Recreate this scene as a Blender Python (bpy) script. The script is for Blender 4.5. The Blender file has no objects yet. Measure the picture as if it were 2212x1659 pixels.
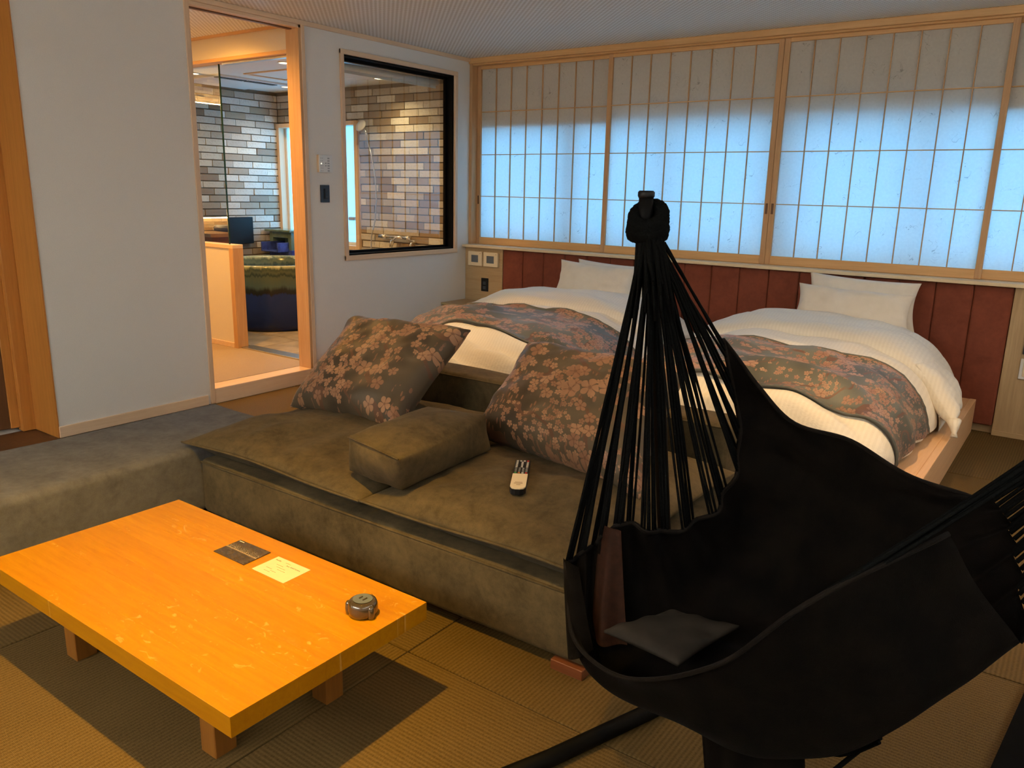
import bpy, bmesh, math, random
from mathutils import Vector, Matrix, noise as mnoise
random.seed(7)
PI = math.pi
SC = bpy.context.scene
COL = SC.collection

# ------------------------------------------------------------------ camera, world, lights, exposure
CAMP = Vector((4.41, -5.50, 1.36))
RR = Vector((0.80871298, 0.58782836, 0.02100331))
DD = Vector((0.15510453, -0.17867136, -0.97160647))
FF = Vector((-0.56738514, 0.78900847, -0.23566869))
cam = bpy.data.cameras.new('camera')
cam.sensor_width = 36.0
cam.lens = 1725.55 / 2212 * 36
cam.clip_start = 0.05
camo = bpy.data.objects.new('camera', cam)
m = Matrix.Identity(4)
for i in range(3):
    m[i][0] = RR[i]; m[i][1] = -DD[i]; m[i][2] = -FF[i]; m[i][3] = CAMP[i]
camo.matrix_world = m
COL.objects.link(camo)
SC.camera = camo

w = bpy.data.worlds.new('world'); SC.world = w
w.use_nodes = True
bg = w.node_tree.nodes['Background']
bg.inputs[0].default_value = (0.135, 0.52, 1.0, 1)
bg.inputs[1].default_value = 6.6

SC.view_settings.view_transform = 'Standard'
SC.view_settings.look = 'None'
SC.view_settings.gamma = 1.0
SC.view_settings.exposure = 0.0
SC.view_settings.use_curve_mapping = False

WARM = (1.0, 0.56, 0.20)
def spot(loc, target, power, color=WARM, angle=150, blend=0.6, r=0.03):
    l = bpy.data.lights.new('ceiling_or_fill_spot', 'SPOT')
    l.energy = power; l.color = color; l.spot_size = math.radians(angle); l.spot_blend = blend
    l.shadow_soft_size = r
    o = bpy.data.objects.new('ceiling_or_fill_spot', l)
    o.location = loc
    d = Vector(target) - Vector(loc)
    o.rotation_euler = d.to_track_quat('-Z', 'Y').to_euler()
    COL.objects.link(o)
    return o
# ceiling downlights of the room, plus one added fill spot (all hang above the top edge of the picture)
spot((3.10, -4.67, 2.375), (2.45, -4.72, 0), 400, (1, .56, .05), angle=78, blend=1, r=.02)      # over the low table
spot((1.60, -2.05, 2.375), (1.65, -2.25, 0), 62, (1, .60, .22), angle=82, blend=.8, r=.03)
spot((3.45, -2.05, 2.375), (3.45, -2.2, 0), 110, (1, .60, .22), angle=82, blend=.8, r=.03)
spot((4.95, -2.00, 2.375), (4.3, -1.7, 0), 45, angle=130, blend=1, r=.03)
spot((2.55, -3.35, 2.375), (2.6, -3.3, 0), 20, angle=70, blend=1, r=.03)  # added fill to brighten the seat and box cushion, not a known lamp
spot((2.20, -6.60, 2.375), (2.3, -5.4, 0), 26, angle=130, blend=1, r=.03)
# washroom and bathroom lamps
spot((-0.62, -2.35, 2.36), (-0.9, -2.1, 0), 165, (1, .46, .08), angle=168, blend=1, r=.05)
spot((-1.9, -2.5, 2.36), (-1.9, -2.3, 0), 70, (1, .55, .2), angle=168, blend=1, r=.05)
def area(name, loc, rot, sx, sy, power, color):
    l = bpy.data.lights.new(name, 'AREA'); l.shape = 'RECTANGLE'; l.size = sx; l.size_y = sy
    l.energy = power; l.color = color
    o = bpy.data.objects.new(name, l); o.location = loc; o.rotation_euler = rot; COL.objects.link(o)
# added ambient fill, no real coves, shining up by rear and right wall
area('fill_light', (2.2, -7.75, 2.05), (PI, 0, 0), 3.8, .25, 190, (.97, .95, .90))
area('fill_light', (5.85, -4.0, 2.05), (PI, 0, 0), .25, 6.0, 60, (.97, .95, .92))

# ------------------------------------------------------------------ node helpers
class NT:
    def __init__(s, name):
        s.m = bpy.data.materials.new(name); s.m.use_nodes = True
        s.t = s.m.node_tree; s.t.nodes.clear()
        s.out = s.n('ShaderNodeOutputMaterial')
    def n(s, typ, **kw):
        nd = s.t.nodes.new(typ)
        for k, v in kw.items(): setattr(nd, k, v)
        return nd
    def set(s, sock, v):
        if hasattr(v, 'node') or isinstance(v, bpy.types.NodeSocket): s.t.links.new(v, sock)
        else:
            if isinstance(v, (tuple, list)) and len(v) == 3 and len(sock.default_value) == 4: v = (*v, 1)
            sock.default_value = v
    def math(s, op, a, b=None, c=None):
        nd = s.n('ShaderNodeMath', operation=op)
        s.set(nd.inputs[0], a)
        if b is not None: s.set(nd.inputs[1], b)
        if c is not None: s.set(nd.inputs[2], c)
        return nd.outputs[0]
    def vmath(s, op, a, b=None):
        nd = s.n('ShaderNodeVectorMath', operation=op)
        s.set(nd.inputs[0], a)
        if b is not None: s.set(nd.inputs[1], b)
        return nd.outputs[0] if op not in ('LENGTH', 'DISTANCE', 'DOT_PRODUCT') else nd.outputs['Value']
    def coord(s, which='Object', scale=(1, 1, 1), rot=(0, 0, 0)):
        tc = s.n('ShaderNodeTexCoord'); mp = s.n('ShaderNodeMapping')
        s.t.links.new(tc.outputs[which], mp.inputs[0])
        mp.inputs['Scale'].default_value = scale; mp.inputs['Rotation'].default_value = rot
        return mp.outputs[0]
    def noise(s, vec, scale=5, detail=3, rough=.55, dist=0):
        nd = s.n('ShaderNodeTexNoise'); s.set(nd.inputs['Vector'], vec)
        nd.inputs['Scale'].default_value = scale; nd.inputs['Detail'].default_value = detail
        nd.inputs['Roughness'].default_value = rough; nd.inputs['Distortion'].default_value = dist
        return nd.outputs['Fac']
    def ramp(s, fac, stops, interp='LINEAR'):
        nd = s.n('ShaderNodeValToRGB'); s.set(nd.inputs[0], fac)
        cr = nd.color_ramp; cr.interpolation = interp
        while len(cr.elements) < len(stops): cr.elements.new(.5)
        for e, (p, c) in zip(cr.elements, stops):
            e.position = p; e.color = (*c, 1) if len(c) == 3 else c
        return nd.outputs[0]
    def mix(s, fac, a, b, blend='MIX'):
        nd = s.n('ShaderNodeMix', data_type='RGBA', blend_type=blend)
        s.set(nd.inputs[0], fac); s.set(nd.inputs[6], a); s.set(nd.inputs[7], b)
        return nd.outputs[2]
    def smooth(s, x, lo, hi):
        nd = s.n('ShaderNodeMapRange', interpolation_type='SMOOTHSTEP')
        s.set(nd.inputs[0], x); nd.inputs[1].default_value = lo; nd.inputs[2].default_value = hi
        return nd.outputs[0]
    def bsdf(s, color=(.5, .5, .5), rough=.6, metal=0, bump=None, bstr=.3, bdist=.01, spec=.5, **kw):
        b = s.n('ShaderNodeBsdfPrincipled')
        s.set(b.inputs['Base Color'], color); s.set(b.inputs['Roughness'], rough)
        b.inputs['Metallic'].default_value = metal
        b.inputs['Specular IOR Level'].default_value = spec
        for k, v in kw.items(): s.set(b.inputs[k.replace('_', ' ')], v)
        if bump is not None:
            bp = s.n('ShaderNodeBump'); bp.inputs['Strength'].default_value = bstr
            bp.inputs['Distance'].default_value = bdist; s.set(bp.inputs['Height'], bump)
            s.t.links.new(bp.outputs[0], b.inputs['Normal'])
        s.t.links.new(b.outputs[0], s.out.inputs[0])
        return b
def simple(name, color, rough=.5, metal=0, var=.12, scale=30, bstr=.12, bd=.002, spec=.4, **kw):
    t = NT(name); c = t.coord()
    f = t.noise(c, scale, 4)
    dark = tuple(x * (1 - var) for x in color); lite = tuple(min(1, x * (1 + var)) for x in color)
    t.bsdf(t.ramp(f, [(.3, dark), (.7, lite)]), rough, metal, bump=f, bstr=bstr, bdist=bd, spec=spec, **kw)
    return t.m
def wood(name, c1, c2, axis='Z', rough=.5, grain=1.0):
    t = NT(name)
    sc = {'X': (1.2, 26, 26), 'Y': (26, 1.2, 26), 'Z': (26, 26, 1.2)}[axis]
    v = t.coord('Object', sc)
    f = t.noise(v, 2.2 * grain, 5, .6, .6); g = t.noise(v, 9 * grain, 3, .5)
    f2 = t.math('ADD', t.math('MULTIPLY', f, .7), t.math('MULTIPLY', g, .3))
    t.bsdf(t.ramp(f2, [(.3, c2), (.68, c1)]), rough, bump=f2, bstr=.12, bdist=.001)
    return t.m

M = {}
M['wall'] = simple('white_plaster_wallpaper', (.76, .74, .70), .85, var=.04, scale=240, bstr=.35, bd=.0015)
M['cypress_z'] = wood('pale_wood_upright', (.62, .38, .19), (.47, .26, .11), 'Z')
M['cypress_x'] = wood('pale_wood_lengthwise', (.74, .45, .20), (.60, .34, .13), 'X')
M['cypress_y'] = wood('pale_wood_crosswise', (.62, .38, .19), (.47, .26, .11), 'Y')
M['casing_y'] = wood('casing_wood_crosswise', (.80, .60, .41), (.70, .50, .32), 'Y')
M['casing_z'] = wood('casing_wood_upright', (.76, .56, .38), (.66, .46, .29), 'Z')
M['oak_x'] = wood('oak_lengthwise', (.52, .37, .20), (.40, .27, .13), 'X')
M['oak_z'] = wood('oak_upright', (.52, .37, .20), (.38, .26, .13), 'Z')
M['shelf'] = wood('shelf_pale_wood', (.80, .66, .44), (.68, .54, .34), 'X')
M['platform'] = wood('bed_platform_wood', (.78, .50, .28), (.66, .40, .21), 'Y')
M['door_wood'] = wood('door_wood', (.60, .25, .05), (.46, .18, .03), 'Z')
M['door_dark'] = wood('door_wood_dark', (.16, .07, .025), (.10, .045, .015), 'Z')
M['black_metal'] = simple('black_metal', (.0022, .0022, .0024), .6, 0, var=.2, spec=.12)
M['black_plastic'] = simple('black_plastic', (.008, .009, .011), .4, var=.1, spec=.25)
M['black_board'] = simple('black_board', (.003, .003, .003), .8, var=.2, spec=.05)
M['grey_plastic'] = simple('grey_plastic', (.32, .34, .35), .4, var=.05)
M['dark_grey'] = simple('dark_grey_plate', (.035, .042, .055), .45, var=.1)
M['white_plastic'] = simple('white_plastic', (.72, .73, .72), .35, var=.02, bstr=.02)
M['cream_plastic'] = simple('cream_plastic', (.78, .66, .46), .35, var=.02, bstr=.02)
M['lcd'] = simple('grey_display', (.12, .14, .16), .15, var=.05, bstr=0)
M['chrome'] = simple('chrome', (.75, .75, .75), .12, 1, var=.02, bstr=0)
M['alu'] = simple('aluminium', (.5, .5, .5), .35, 1, var=.05, bstr=.05)
M['white_paint'] = simple('white_ceiling_paint', (.74, .73, .69), .7, var=.03, scale=100)
M['low_wall'] = simple('low_wall_cream_paper', (.72, .66, .54), .8, var=.04, scale=200, bstr=.2)
M['print'] = simple('print_ink', (.05, .05, .055), .6, var=.05, bstr=0)
M['print_brown'] = simple('print_brown', (.20, .12, .04), .6, var=.05, bstr=0)
M['red'] = simple('red_button', (.6, .03, .02), .4, bstr=0)
M['orange_b'] = simple('orange_button', (.6, .2, .03), .4, bstr=0)
M['green_b'] = simple('green_button', (.05, .3, .06), .4, bstr=0)
M['blue_b'] = simple('grey_button', (.25, .24, .22), .4, bstr=0)
M['white_b'] = simple('light_button', (.55, .5, .42), .4, bstr=0)
M['mat_base'] = simple('floor_base_board', (.06, .045, .03), .8)
M['orange_tab'] = simple('brown_hem_cloth', (.045, .013, .005), .8, var=.3, scale=60)

def tatami(name, ax):
    t = NT(name)
    tc = t.n('ShaderNodeTexCoord'); sp = t.n('ShaderNodeSeparateXYZ'); t.t.links.new(tc.outputs['Object'], sp.inputs[0])
    a, b = (sp.outputs[0], sp.outputs[1]) if ax == 'X' else (sp.outputs[1], sp.outputs[0])
    ribs = t.math('SINE', t.math('MULTIPLY', a, 2 * PI / .0125))
    rushes = t.math('SINE', t.math('MULTIPLY', b, 2 * PI / .0032))
    cell = t.n('ShaderNodeTexNoise'); sc = (100, 420, 1) if ax == 'X' else (420, 100, 1)
    v = t.coord('Object', sc); f = t.noise(v, 1, 2, .6)
    v2 = t.coord('Object', (1, 1, 1)); f2 = t.noise(v2, 2.2, 3, .5)
    h = t.math('ADD', t.math('MULTIPLY', ribs, .5), t.math('MULTIPLY', rushes, .12))
    fac = t.math('ADD', t.math('MULTIPLY', f, .75), t.math('MULTIPLY', ribs, .10))
    fac = t.math('ADD', fac, t.math('MULTIPLY', f2, .25))
    col = t.ramp(fac, [(.3, (.068, .042, .012)), (.72, (.148, .095, .033))])
    t.bsdf(col, .75, bump=h, bstr=.35, bdist=.0014, spec=.15)
    return t.m
M['tatami_x'] = tatami('tatami_rush_a', 'X'); M['tatami_y'] = tatami('tatami_rush_b', 'Y')

def suede(name, c, var=.35):
    t = NT(name); v = t.coord()
    f = t.noise(v, 9, 5, .65, .4); g = t.noise(v, 420, 2); h = t.noise(v, 45, 4, .6)
    fac = t.math('ADD', t.math('MULTIPLY', f, .55), t.math('ADD', t.math('MULTIPLY', g, .2), t.math('MULTIPLY', h, .25)))
    d = tuple(x * (1 - var) for x in c); l = tuple(x * (1 + var) for x in c)
    t.bsdf(t.ramp(fac, [(.35, d), (.65, l)]), .85, bump=t.math('ADD', g, t.math('MULTIPLY', h, 1.5)), bstr=.25, bdist=.002, Sheen_Weight=.02, Sheen_Roughness=.4, spec=.15)
    return t.m
M['sofa'] = suede('taupe_suede', (.088, .066, .033), .42)
M['bench'] = suede('grey_suede', (.128, .122, .116), .3)
M['hb'] = suede('rust_brown_suede', (.215, .062, .036), .18)

def linen():
    t = NT('white_stripe_satin'); v = t.coord()
    sp = t.n('ShaderNodeSeparateXYZ'); t.t.links.new(v, sp.inputs[0])
    s = t.math('SINE', t.math('MULTIPLY', sp.outputs[0], 2 * PI / .02))
    s = t.smooth(s, -.3, .3)
    f = t.noise(v, 14, 4, .6, .5)
    t.bsdf(t.mix(s, (.80, .76, .66), (.84, .80, .70)), t.math('ADD', .5, t.math('MULTIPLY', s, .15)), bump=f, bstr=.35, bdist=.02, Sheen_Weight=.2)
    return t.m
M['linen'] = linen()
M['pillow'] = simple('white_cotton', (.80, .75, .66), .75, var=.03, scale=18, bstr=.4, bd=.01)

def blossom(name, base1, base2, pet1, pet2, scale=11.0, density=.50, branches=True, sheen=.3):
    """woven cherry-blossom print: five-petalled flowers scattered in clusters, stems between them (UV in metres)"""
    t = NT(name)
    uv = t.coord('UV')
    def layer(sc, off, thr, size):
        v = t.vmath('MULTIPLY', t.vmath('ADD', uv, off), (sc, sc, 0))
        vo = t.n('ShaderNodeTexVoronoi', voronoi_dimensions='2D'); vo.inputs['Scale'].default_value = 1
        vo.inputs['Randomness'].default_value = .85
        t.set(vo.inputs['Vector'], v)
        d = t.vmath('SUBTRACT', v, vo.outputs['Position'])
        sp = t.n('ShaderNodeSeparateXYZ'); t.set(sp.inputs[0], d)
        spc = t.n('ShaderNodeSeparateColor'); t.set(spc.inputs[0], vo.outputs['Color'])
        rnd = spc.outputs[0]
        ang = t.math('ADD', t.math('ARCTAN2', sp.outputs[1], sp.outputs[0]), t.math('MULTIPLY', rnd, 6.28))
        pet = t.math('ABSOLUTE', t.math('COSINE', t.math('MULTIPLY', ang, 2.5)))
        rad = t.math('MULTIPLY', t.math('ADD', .42, t.math('MULTIPLY', t.math('POWER', pet, .5), .58)), t.math('MULTIPLY', t.math('ADD', .7, t.math('MULTIPLY', rnd, .5)), size))
        dist = t.vmath('LENGTH', d)
        rel = t.math('DIVIDE', dist, rad)
        inside = t.math('LESS_THAN', rel, 1)
        nz = t.noise(t.vmath('MULTIPLY', vo.outputs['Position'], (1 / sc, 1 / sc, 0)), 4.2, 2)
        nz2 = t.math('GREATER_THAN', t.math('ADD', nz, t.math('MULTIPLY', t.math('SUBTRACT', spc.outputs[1], .5), .12)), thr)
        mask = t.math('MULTIPLY', inside, nz2)
        line = t.math('MULTIPLY', t.math('LESS_THAN', pet, .28), t.math('GREATER_THAN', rel, .25))
        core = t.math('LESS_THAN', rel, .2)
        shade = t.math('MAXIMUM', t.math('MULTIPLY', line, .8), t.math('MULTIPLY', core, .7))
        return mask, shade, spc.outputs[2]
    m1, s1, r1 = layer(scale * 1.7, (0, 0, 0), density, .47)
    m2, s2, r2 = layer(scale * 2.4, (3.1, 7.7, 0), density - .02, .46)
    m3, s3, r3 = layer(scale * 4.5, (9.1, 2.7, 0), density + .03, .42)
    bgf = t.noise(uv, 3.0, 2, .5, .3)
    bgc = t.ramp(bgf, [(.36, base1), (.62, base2)])
    col = bgc
    dk = tuple(x * .45 for x in pet1)
    lv = t.n('ShaderNodeTexVoronoi', voronoi_dimensions='2D'); t.set(lv.inputs['Vector'], t.vmath('MULTIPLY', uv, (scale * 7, scale * 2.2, 0))); lv.inputs['Scale'].default_value = 1
    leaf = t.math('MULTIPLY', t.math('LESS_THAN', lv.outputs['Distance'], .20), t.smooth(t.noise(t.vmath('ADD', uv, (2, 5, 0)), 7, 2), .50, .53))
    col = t.mix(leaf, col, t.mix(.4, pet1, dk))
    if branches:
        w1 = t.n('ShaderNodeTexWave', wave_type='BANDS', bands_direction='DIAGONAL'); t.set(w1.inputs['Vector'], uv)
        w1.inputs['Scale'].default_value = 2.6; w1.inputs['Distortion'].default_value = 9; w1.inputs['Detail'].default_value = 2; w1.inputs['Detail Scale'].default_value = 1.3
        br = t.math('MULTIPLY', t.math('GREATER_THAN', w1.outputs['Fac'], .955), t.smooth(t.noise(uv, 6, 2), .42, .5))
        col = t.mix(br, col, dk)
    for mk, sh, rn in ((m3, s3, r3), (m2, s2, r2), (m1, s1, r1)):
        pc = t.mix(rn, pet1, pet2)
        pc = t.mix(t.math('MULTIPLY', t.noise(t.vmath('MULTIPLY', uv, (1, 1, 0)), 45, 3), .45), pc, dk)
        pc = t.mix(sh, pc, dk)
        col = t.mix(mk, col, pc)
    nf = t.noise(uv, 260, 2)
    t.bsdf(col, .48, bump=t.math('ADD', t.math('MULTIPLY', m1, .5), nf), bstr=.15, bdist=.001, Sheen_Weight=.03, spec=.3)
    return t.m
M['cushion1'] = blossom('blossom_brocade_brown', (.048, .035, .022), (.105, .080, .048), (.27, .135, .075), (.42, .235, .13), 7.6, .535)
M['runner'] = blossom('blossom_brocade_green', (.085, .088, .075), (.15, .16, .145), (.34, .19, .14), (.46, .29, .20), 8.5, .525)

def ceiling_mat():
    t = NT('woven_ceiling_paper'); v = t.coord()
    sp = t.n('ShaderNodeSeparateXYZ'); t.set(sp.inputs[0], v)
    p = .036
    row = t.math('FLOOR', t.math('DIVIDE', sp.outputs[1], p * .5))
    sh = t.math('MULTIPLY', t.math('MODULO', row, 2), p * .5)
    a = t.math('SINE', t.math('MULTIPLY', t.math('ADD', sp.outputs[0], sh), 2 * PI / p))
    b = t.math('SINE', t.math('MULTIPLY', sp.outputs[1], 2 * PI / (p * .5)))
    h = t.math('MULTIPLY', a, t.math('ABSOLUTE', b))
    col = t.mix(t.smooth(h, -.4, .4), (.58, .54, .46), (.86, .85, .81))
    t.bsdf(col, .6, bump=h, bstr=.5, bdist=.003)
    return t.m
M['ceiling'] = ceiling_mat()

def paper():
    t = NT('washi_paper'); v = t.coord()
    f = t.noise(v, 3.0, 3); g = t.noise(v, 60, 3, .6)
    # long fibres laid into the paper
    n2 = t.n('ShaderNodeTexNoise'); t.set(n2.inputs['Vector'], v); n2.inputs['Scale'].default_value = 16; n2.inputs['Detail'].default_value = 1.0
    n2.inputs['Distortion'].default_value = 1.2
    fib = t.math('ABSOLUTE', t.math('SUBTRACT', n2.outputs['Fac'], .5))
    fibm = t.math('MULTIPLY', t.math('LESS_THAN', fib, .006), t.smooth(t.noise(v, 9, 2), .56, .60))
    k = t.math('SUBTRACT', t.math('ADD', .94, t.math('MULTIPLY', t.math('SUBTRACT', g, .5), .16)), t.math('MULTIPLY', fibm, .33))
    col = t.mix(k, (0, 0, 0), (.50, .50, .50))
    colr = t.mix(k, (0, 0, 0), (.42, .40, .36))
    tr = t.n('ShaderNodeBsdfTranslucent'); t.set(tr.inputs[0], col)
    df = t.n('ShaderNodeBsdfDiffuse'); t.set(df.inputs[0], colr)
    ad = t.n('ShaderNodeAddShader'); t.t.links.new(tr.outputs[0], ad.inputs[0]); t.t.links.new(df.outputs[0], ad.inputs[1])
    t.t.links.new(ad.outputs[0], t.out.inputs[0])
    return t.m
M['paper'] = paper()
def glass(name, tint=(1, 1, 1), rough=0.0, refl=1.0):
    t = NT(name)
    tr = t.n('ShaderNodeBsdfTransparent'); t.set(tr.inputs[0], tint)
    gl = t.n('ShaderNodeBsdfGlossy'); t.set(gl.inputs[0], (1, 1, 1)); gl.inputs['Roughness'].default_value = rough
    geo = t.n('ShaderNodeNewGeometry')
    fr = t.n('ShaderNodeFresnel'); t.set(fr.inputs[0], t.math('SUBTRACT', 1.52, t.math('MULTIPLY', geo.outputs['Backfacing'], 1.52 - 1 / 1.52)))
    f = t.math('MULTIPLY', t.math('MULTIPLY', fr.outputs[0], refl), t.math('SUBTRACT', 1, geo.outputs['Backfacing']))
    mx = t.n('ShaderNodeMixShader'); t.set(mx.inputs[0], t.math('MINIMUM', f, 1))
    t.t.links.new(tr.outputs[0], mx.inputs[1]); t.t.links.new(gl.outputs[0], mx.inputs[2]); t.t.links.new(mx.outputs[0], t.out.inputs[0])
    return t.m
M['glass'] = glass('clear_glass', (.90, .92, .91), refl=2.7)
M['glass_edge'] = simple('green_glass_edge', (.01, .03, .025), .2)
def frosted():
    t = NT('frosted_window_film')
    tr = t.n('ShaderNodeBsdfTranslucent'); t.set(tr.inputs[0], (.75, .80, .78))
    df = t.n('ShaderNodeBsdfDiffuse'); t.set(df.inputs[0], (.15, .15, .15))
    ad = t.n('ShaderNodeAddShader'); t.t.links.new(tr.outputs[0], ad.inputs[0]); t.t.links.new(df.outputs[0], ad.inputs[1])
    t.t.links.new(ad.outputs[0], t.out.inputs[0])
    return t.m
M['frosted'] = frosted()
def brickm():
    t = NT('split_face_brick_tile'); v = t.coord()
    oi = t.n('ShaderNodeObjectInfo')
    c = t.ramp(oi.outputs['Random'], [(0, (.62, .60, .54)), (.22, (.36, .29, .20)), (.38, (.55, .50, .42)), (.55, (.27, .20, .13)), (.68, (.70, .66, .56)), (.85, (.44, .40, .34))], 'CONSTANT')
    f = t.noise(v, 60, 5, .65)
    col = t.mix(t.math('MULTIPLY', t.smooth(f, .45, .7), .35), c, (.25, .2, .15))
    t.bsdf(col, .38, bump=f, bstr=.5, bdist=.004)
    return t.m
M['brick'] = brickm()
M['mortar'] = simple('mortar', (.20, .17, .13), .9, scale=90)
def mosaic():
    t = NT('stone_mosaic_tile'); v = t.coord()
    oi = t.n('ShaderNodeObjectInfo')
    c = t.ramp(oi.outputs['Random'], [(0, (.62, .48, .28)), (.3, (.50, .36, .18)), (.55, (.72, .60, .38)), (.8, (.40, .27, .12))], 'CONSTANT')
    f = t.noise(v, 80, 4)
    t.bsdf(c, .5, bump=f, bstr=.3)
    return t.m
M['mosaic'] = mosaic()
M['tile'] = simple('grey_stone_floor_tile', (.33, .28, .22), .45, var=.3, scale=7, bstr=.1)
M['passage_floor'] = simple('washroom_floor_vinyl', (.36, .27, .17), .6, var=.12, scale=260, bstr=.3)
def glaze():
    t = NT('glazed_ceramic'); tc = t.n('ShaderNodeTexCoord'); sp = t.n('ShaderNodeSeparateXYZ'); t.t.links.new(tc.outputs['Object'], sp.inputs[0])
    v = t.coord('Object', (6, 6, 1.2)); f = t.noise(v, 2.5, 4, .6); v3 = t.coord('Object', (30, 30, 2)); f3 = t.noise(v3, 1.5, 3)
    z = t.math('ADD', sp.outputs[2], t.math('MULTIPLY', t.math('ADD', t.math('SUBTRACT', f, .5), t.math('MULTIPLY', t.math('SUBTRACT', f3, .5), .6)), .09))
    c = t.ramp(z, [(0, (.008, .022, .11)), (.33, (.012, .03, .15)), (.345, (.012, .012, .012)), (.375, (.016, .02, .018)), (.41, (.07, .115, .10)), (.49, (.10, .13, .085)), (.505, (.03, .055, .045)), (.53, (.12, .15, .09)), (.56, (.07, .10, .07)), (.585, (.33, .33, .17))])
    t.bsdf(c, .15, bump=f, bstr=.05, bdist=.002, spec=.35)
    return t.m
M['glaze'] = glaze()
M['glaze_green'] = simple('green_glaze', (.13, .19, .14), .15, var=.2, scale=12)
M['glaze_blue'] = simple('blue_glaze', (.05, .08, .30), .12, var=.4, scale=18)
t = NT('bath_water'); t.bsdf((.02, .05, .07), .03, spec=.6, bump=t.noise(t.coord(), 6, 2), bstr=.05); M['water'] = t.m
def emit(name, col, s):
    t = NT(name); e = t.n('ShaderNodeEmission'); e.inputs[0].default_value = (*col, 1); e.inputs[1].default_value = s
    t.t.links.new(e.outputs[0], t.out.inputs[0]); return t.m
M['lamp'] = emit('lamp_lens', (1, .78, .45), 9)
M['led'] = emit('cove_light_strip', (1, .62, .24), 170)
def tablemat():
    t = NT('oiled_oak_table'); v = t.coord('Object', (1, 14, 14)); oi = t.n('ShaderNodeObjectInfo')
    f = t.noise(v, 5, 5, .6, .4)
    base = t.ramp(f, [(.3, (.40, .155, .0012)), (.7, (.48, .21, .002))])
    base = t.mix(t.math('MULTIPLY', oi.outputs['Random'], .30), base, (.33, .115, .001))
    # medullary ray flecks of quarter-sawn oak
    vv = t.coord('Object', (26, 44, 1)); g = t.noise(vv, 1.0, 2, .5, 1.5); g2 = t.noise(t.coord('Object', (2.0, 9, 1)), 1.6, 2)
    fl = t.math('MULTIPLY', t.smooth(g, .63, .66), t.smooth(g2, .53, .60))
    col = t.mix(t.math('MULTIPLY', fl, .55), base, (.62, .33, .08))
    t.bsdf(col, t.math('SUBTRACT', .42, t.math('MULTIPLY', fl, .15)), bump=f, bstr=.05, bdist=.001, spec=.22)
    return t.m
M['table'] = tablemat()
M['table_leg'] = wood('oiled_oak_leg', (.26, .10, .012), (.19, .07, .008), 'Z')
M['sofa_leg'] = wood('dark_red_wood', (.20, .06, .02), (.13, .04, .012), 'X')
def cloth():
    t = NT('black_hammock_cloth'); v = t.coord(); f = t.noise(v, 12, 4, .6); g = t.noise(v, 500, 2)
    t.bsdf(t.ramp(f, [(.35, (.004, .003, .0025)), (.65, (.010, .007, .005))]), .8, bump=t.math('ADD', g, f), bstr=.3, bdist=.003, spec=.12, Sheen_Weight=.02)
    return t.m
M['cloth'] = cloth()
M['daylit_cloth'] = simple('cloth_painted_daylight', (.026, .021, .016), .8, var=.3, scale=14, bstr=.3, bd=.004, spec=.2)  # hammock cloth with grazing daylight painted in as a lighter colour
M['rope'] = simple('black_cord', (.004, .0045, .0045), .9, var=.4, scale=200, bstr=.6, bd=.003, spec=.06)
t = NT('smoked_glass'); b = t.bsdf((.05, .035, .015), .06, spec=1.0, Coat_Weight=.4, Coat_Roughness=.03); M['smoke'] = t.m
def darkcard():
    t = NT('night_view_print'); v = t.coord('UV')
    sp = t.n('ShaderNodeSeparateXYZ'); t.set(sp.inputs[0], v)
    f = t.noise(v, 6, 4); g = t.noise(v, 46, 2, .8)
    y = t.math('ADD', sp.outputs[1], t.math('MULTIPLY', t.math('SUBTRACT', sp.outputs[0], .5), .02))
    band = t.math('MULTIPLY', t.smooth(y, .40, .50), t.math('SUBTRACT', 1, t.smooth(y, .52, .80)))
    lights = t.math('MULTIPLY', band, t.smooth(g, .56, .64))
    shore = t.math('MULTIPLY', t.smooth(y, .42, .47), t.math('SUBTRACT', 1, t.smooth(y, .47, .51)))
    col = t.ramp(f, [(.3, (.035, .025, .018)), (.7, (.085, .062, .045))])
    col = t.mix(t.math('MULTIPLY', shore, .45), col, (.5, .36, .22))
    col = t.mix(lights, col, (.80, .70, .5))
    t.bsdf(col, .25); return t.m
M['night'] = darkcard()
M['card'] = simple('cream_card', (.60, .56, .38), .55, var=.02, bstr=0)

# ------------------------------------------------------------------ geometry helpers
def tagit(o, label=None, cat=None, group=None, kind=None):
    if label: o['label'] = label
    if cat: o['category'] = cat
    if group: o['group'] = group
    if kind: o['kind'] = kind
    return o
def root(name, loc, label=None, cat=None, group=None, kind=None):
    o = bpy.data.objects.new(name, None); o.location = loc; o.empty_display_size = .1
    COL.objects.link(o); tagit(o, label, cat, group, kind); return o
def wloc(o):
    p = Vector(o.location)
    while o.parent: o = o.parent; p += Vector(o.location)
    return p
def link(name, me, mat, parent=None, loc=None, smooth=False, label=None, kind=None):
    """me built in world coordinates (loc None) or about its own origin (loc given, world)"""
    if isinstance(me, bmesh.types.BMesh):
        d = bpy.data.meshes.new(name); me.to_mesh(d); me.free(); me = d
    if mat is not None and len(me.materials) == 0: me.materials.append(M[mat] if isinstance(mat, str) else mat)
    o = bpy.data.objects.new(name, me); COL.objects.link(o)
    if parent is not None:
        o.parent = parent
        pw = wloc(parent)
        if loc is None: me.transform(Matrix.Translation(-pw)); o.location = (0, 0, 0)
        else: o.location = Vector(loc) - pw
    elif loc is not None: o.location = loc
    if smooth:
        me.polygons.foreach_set('use_smooth', [True] * len(me.polygons))
    if label: o['label'] = label
    if kind: o['kind'] = kind
    return o
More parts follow.
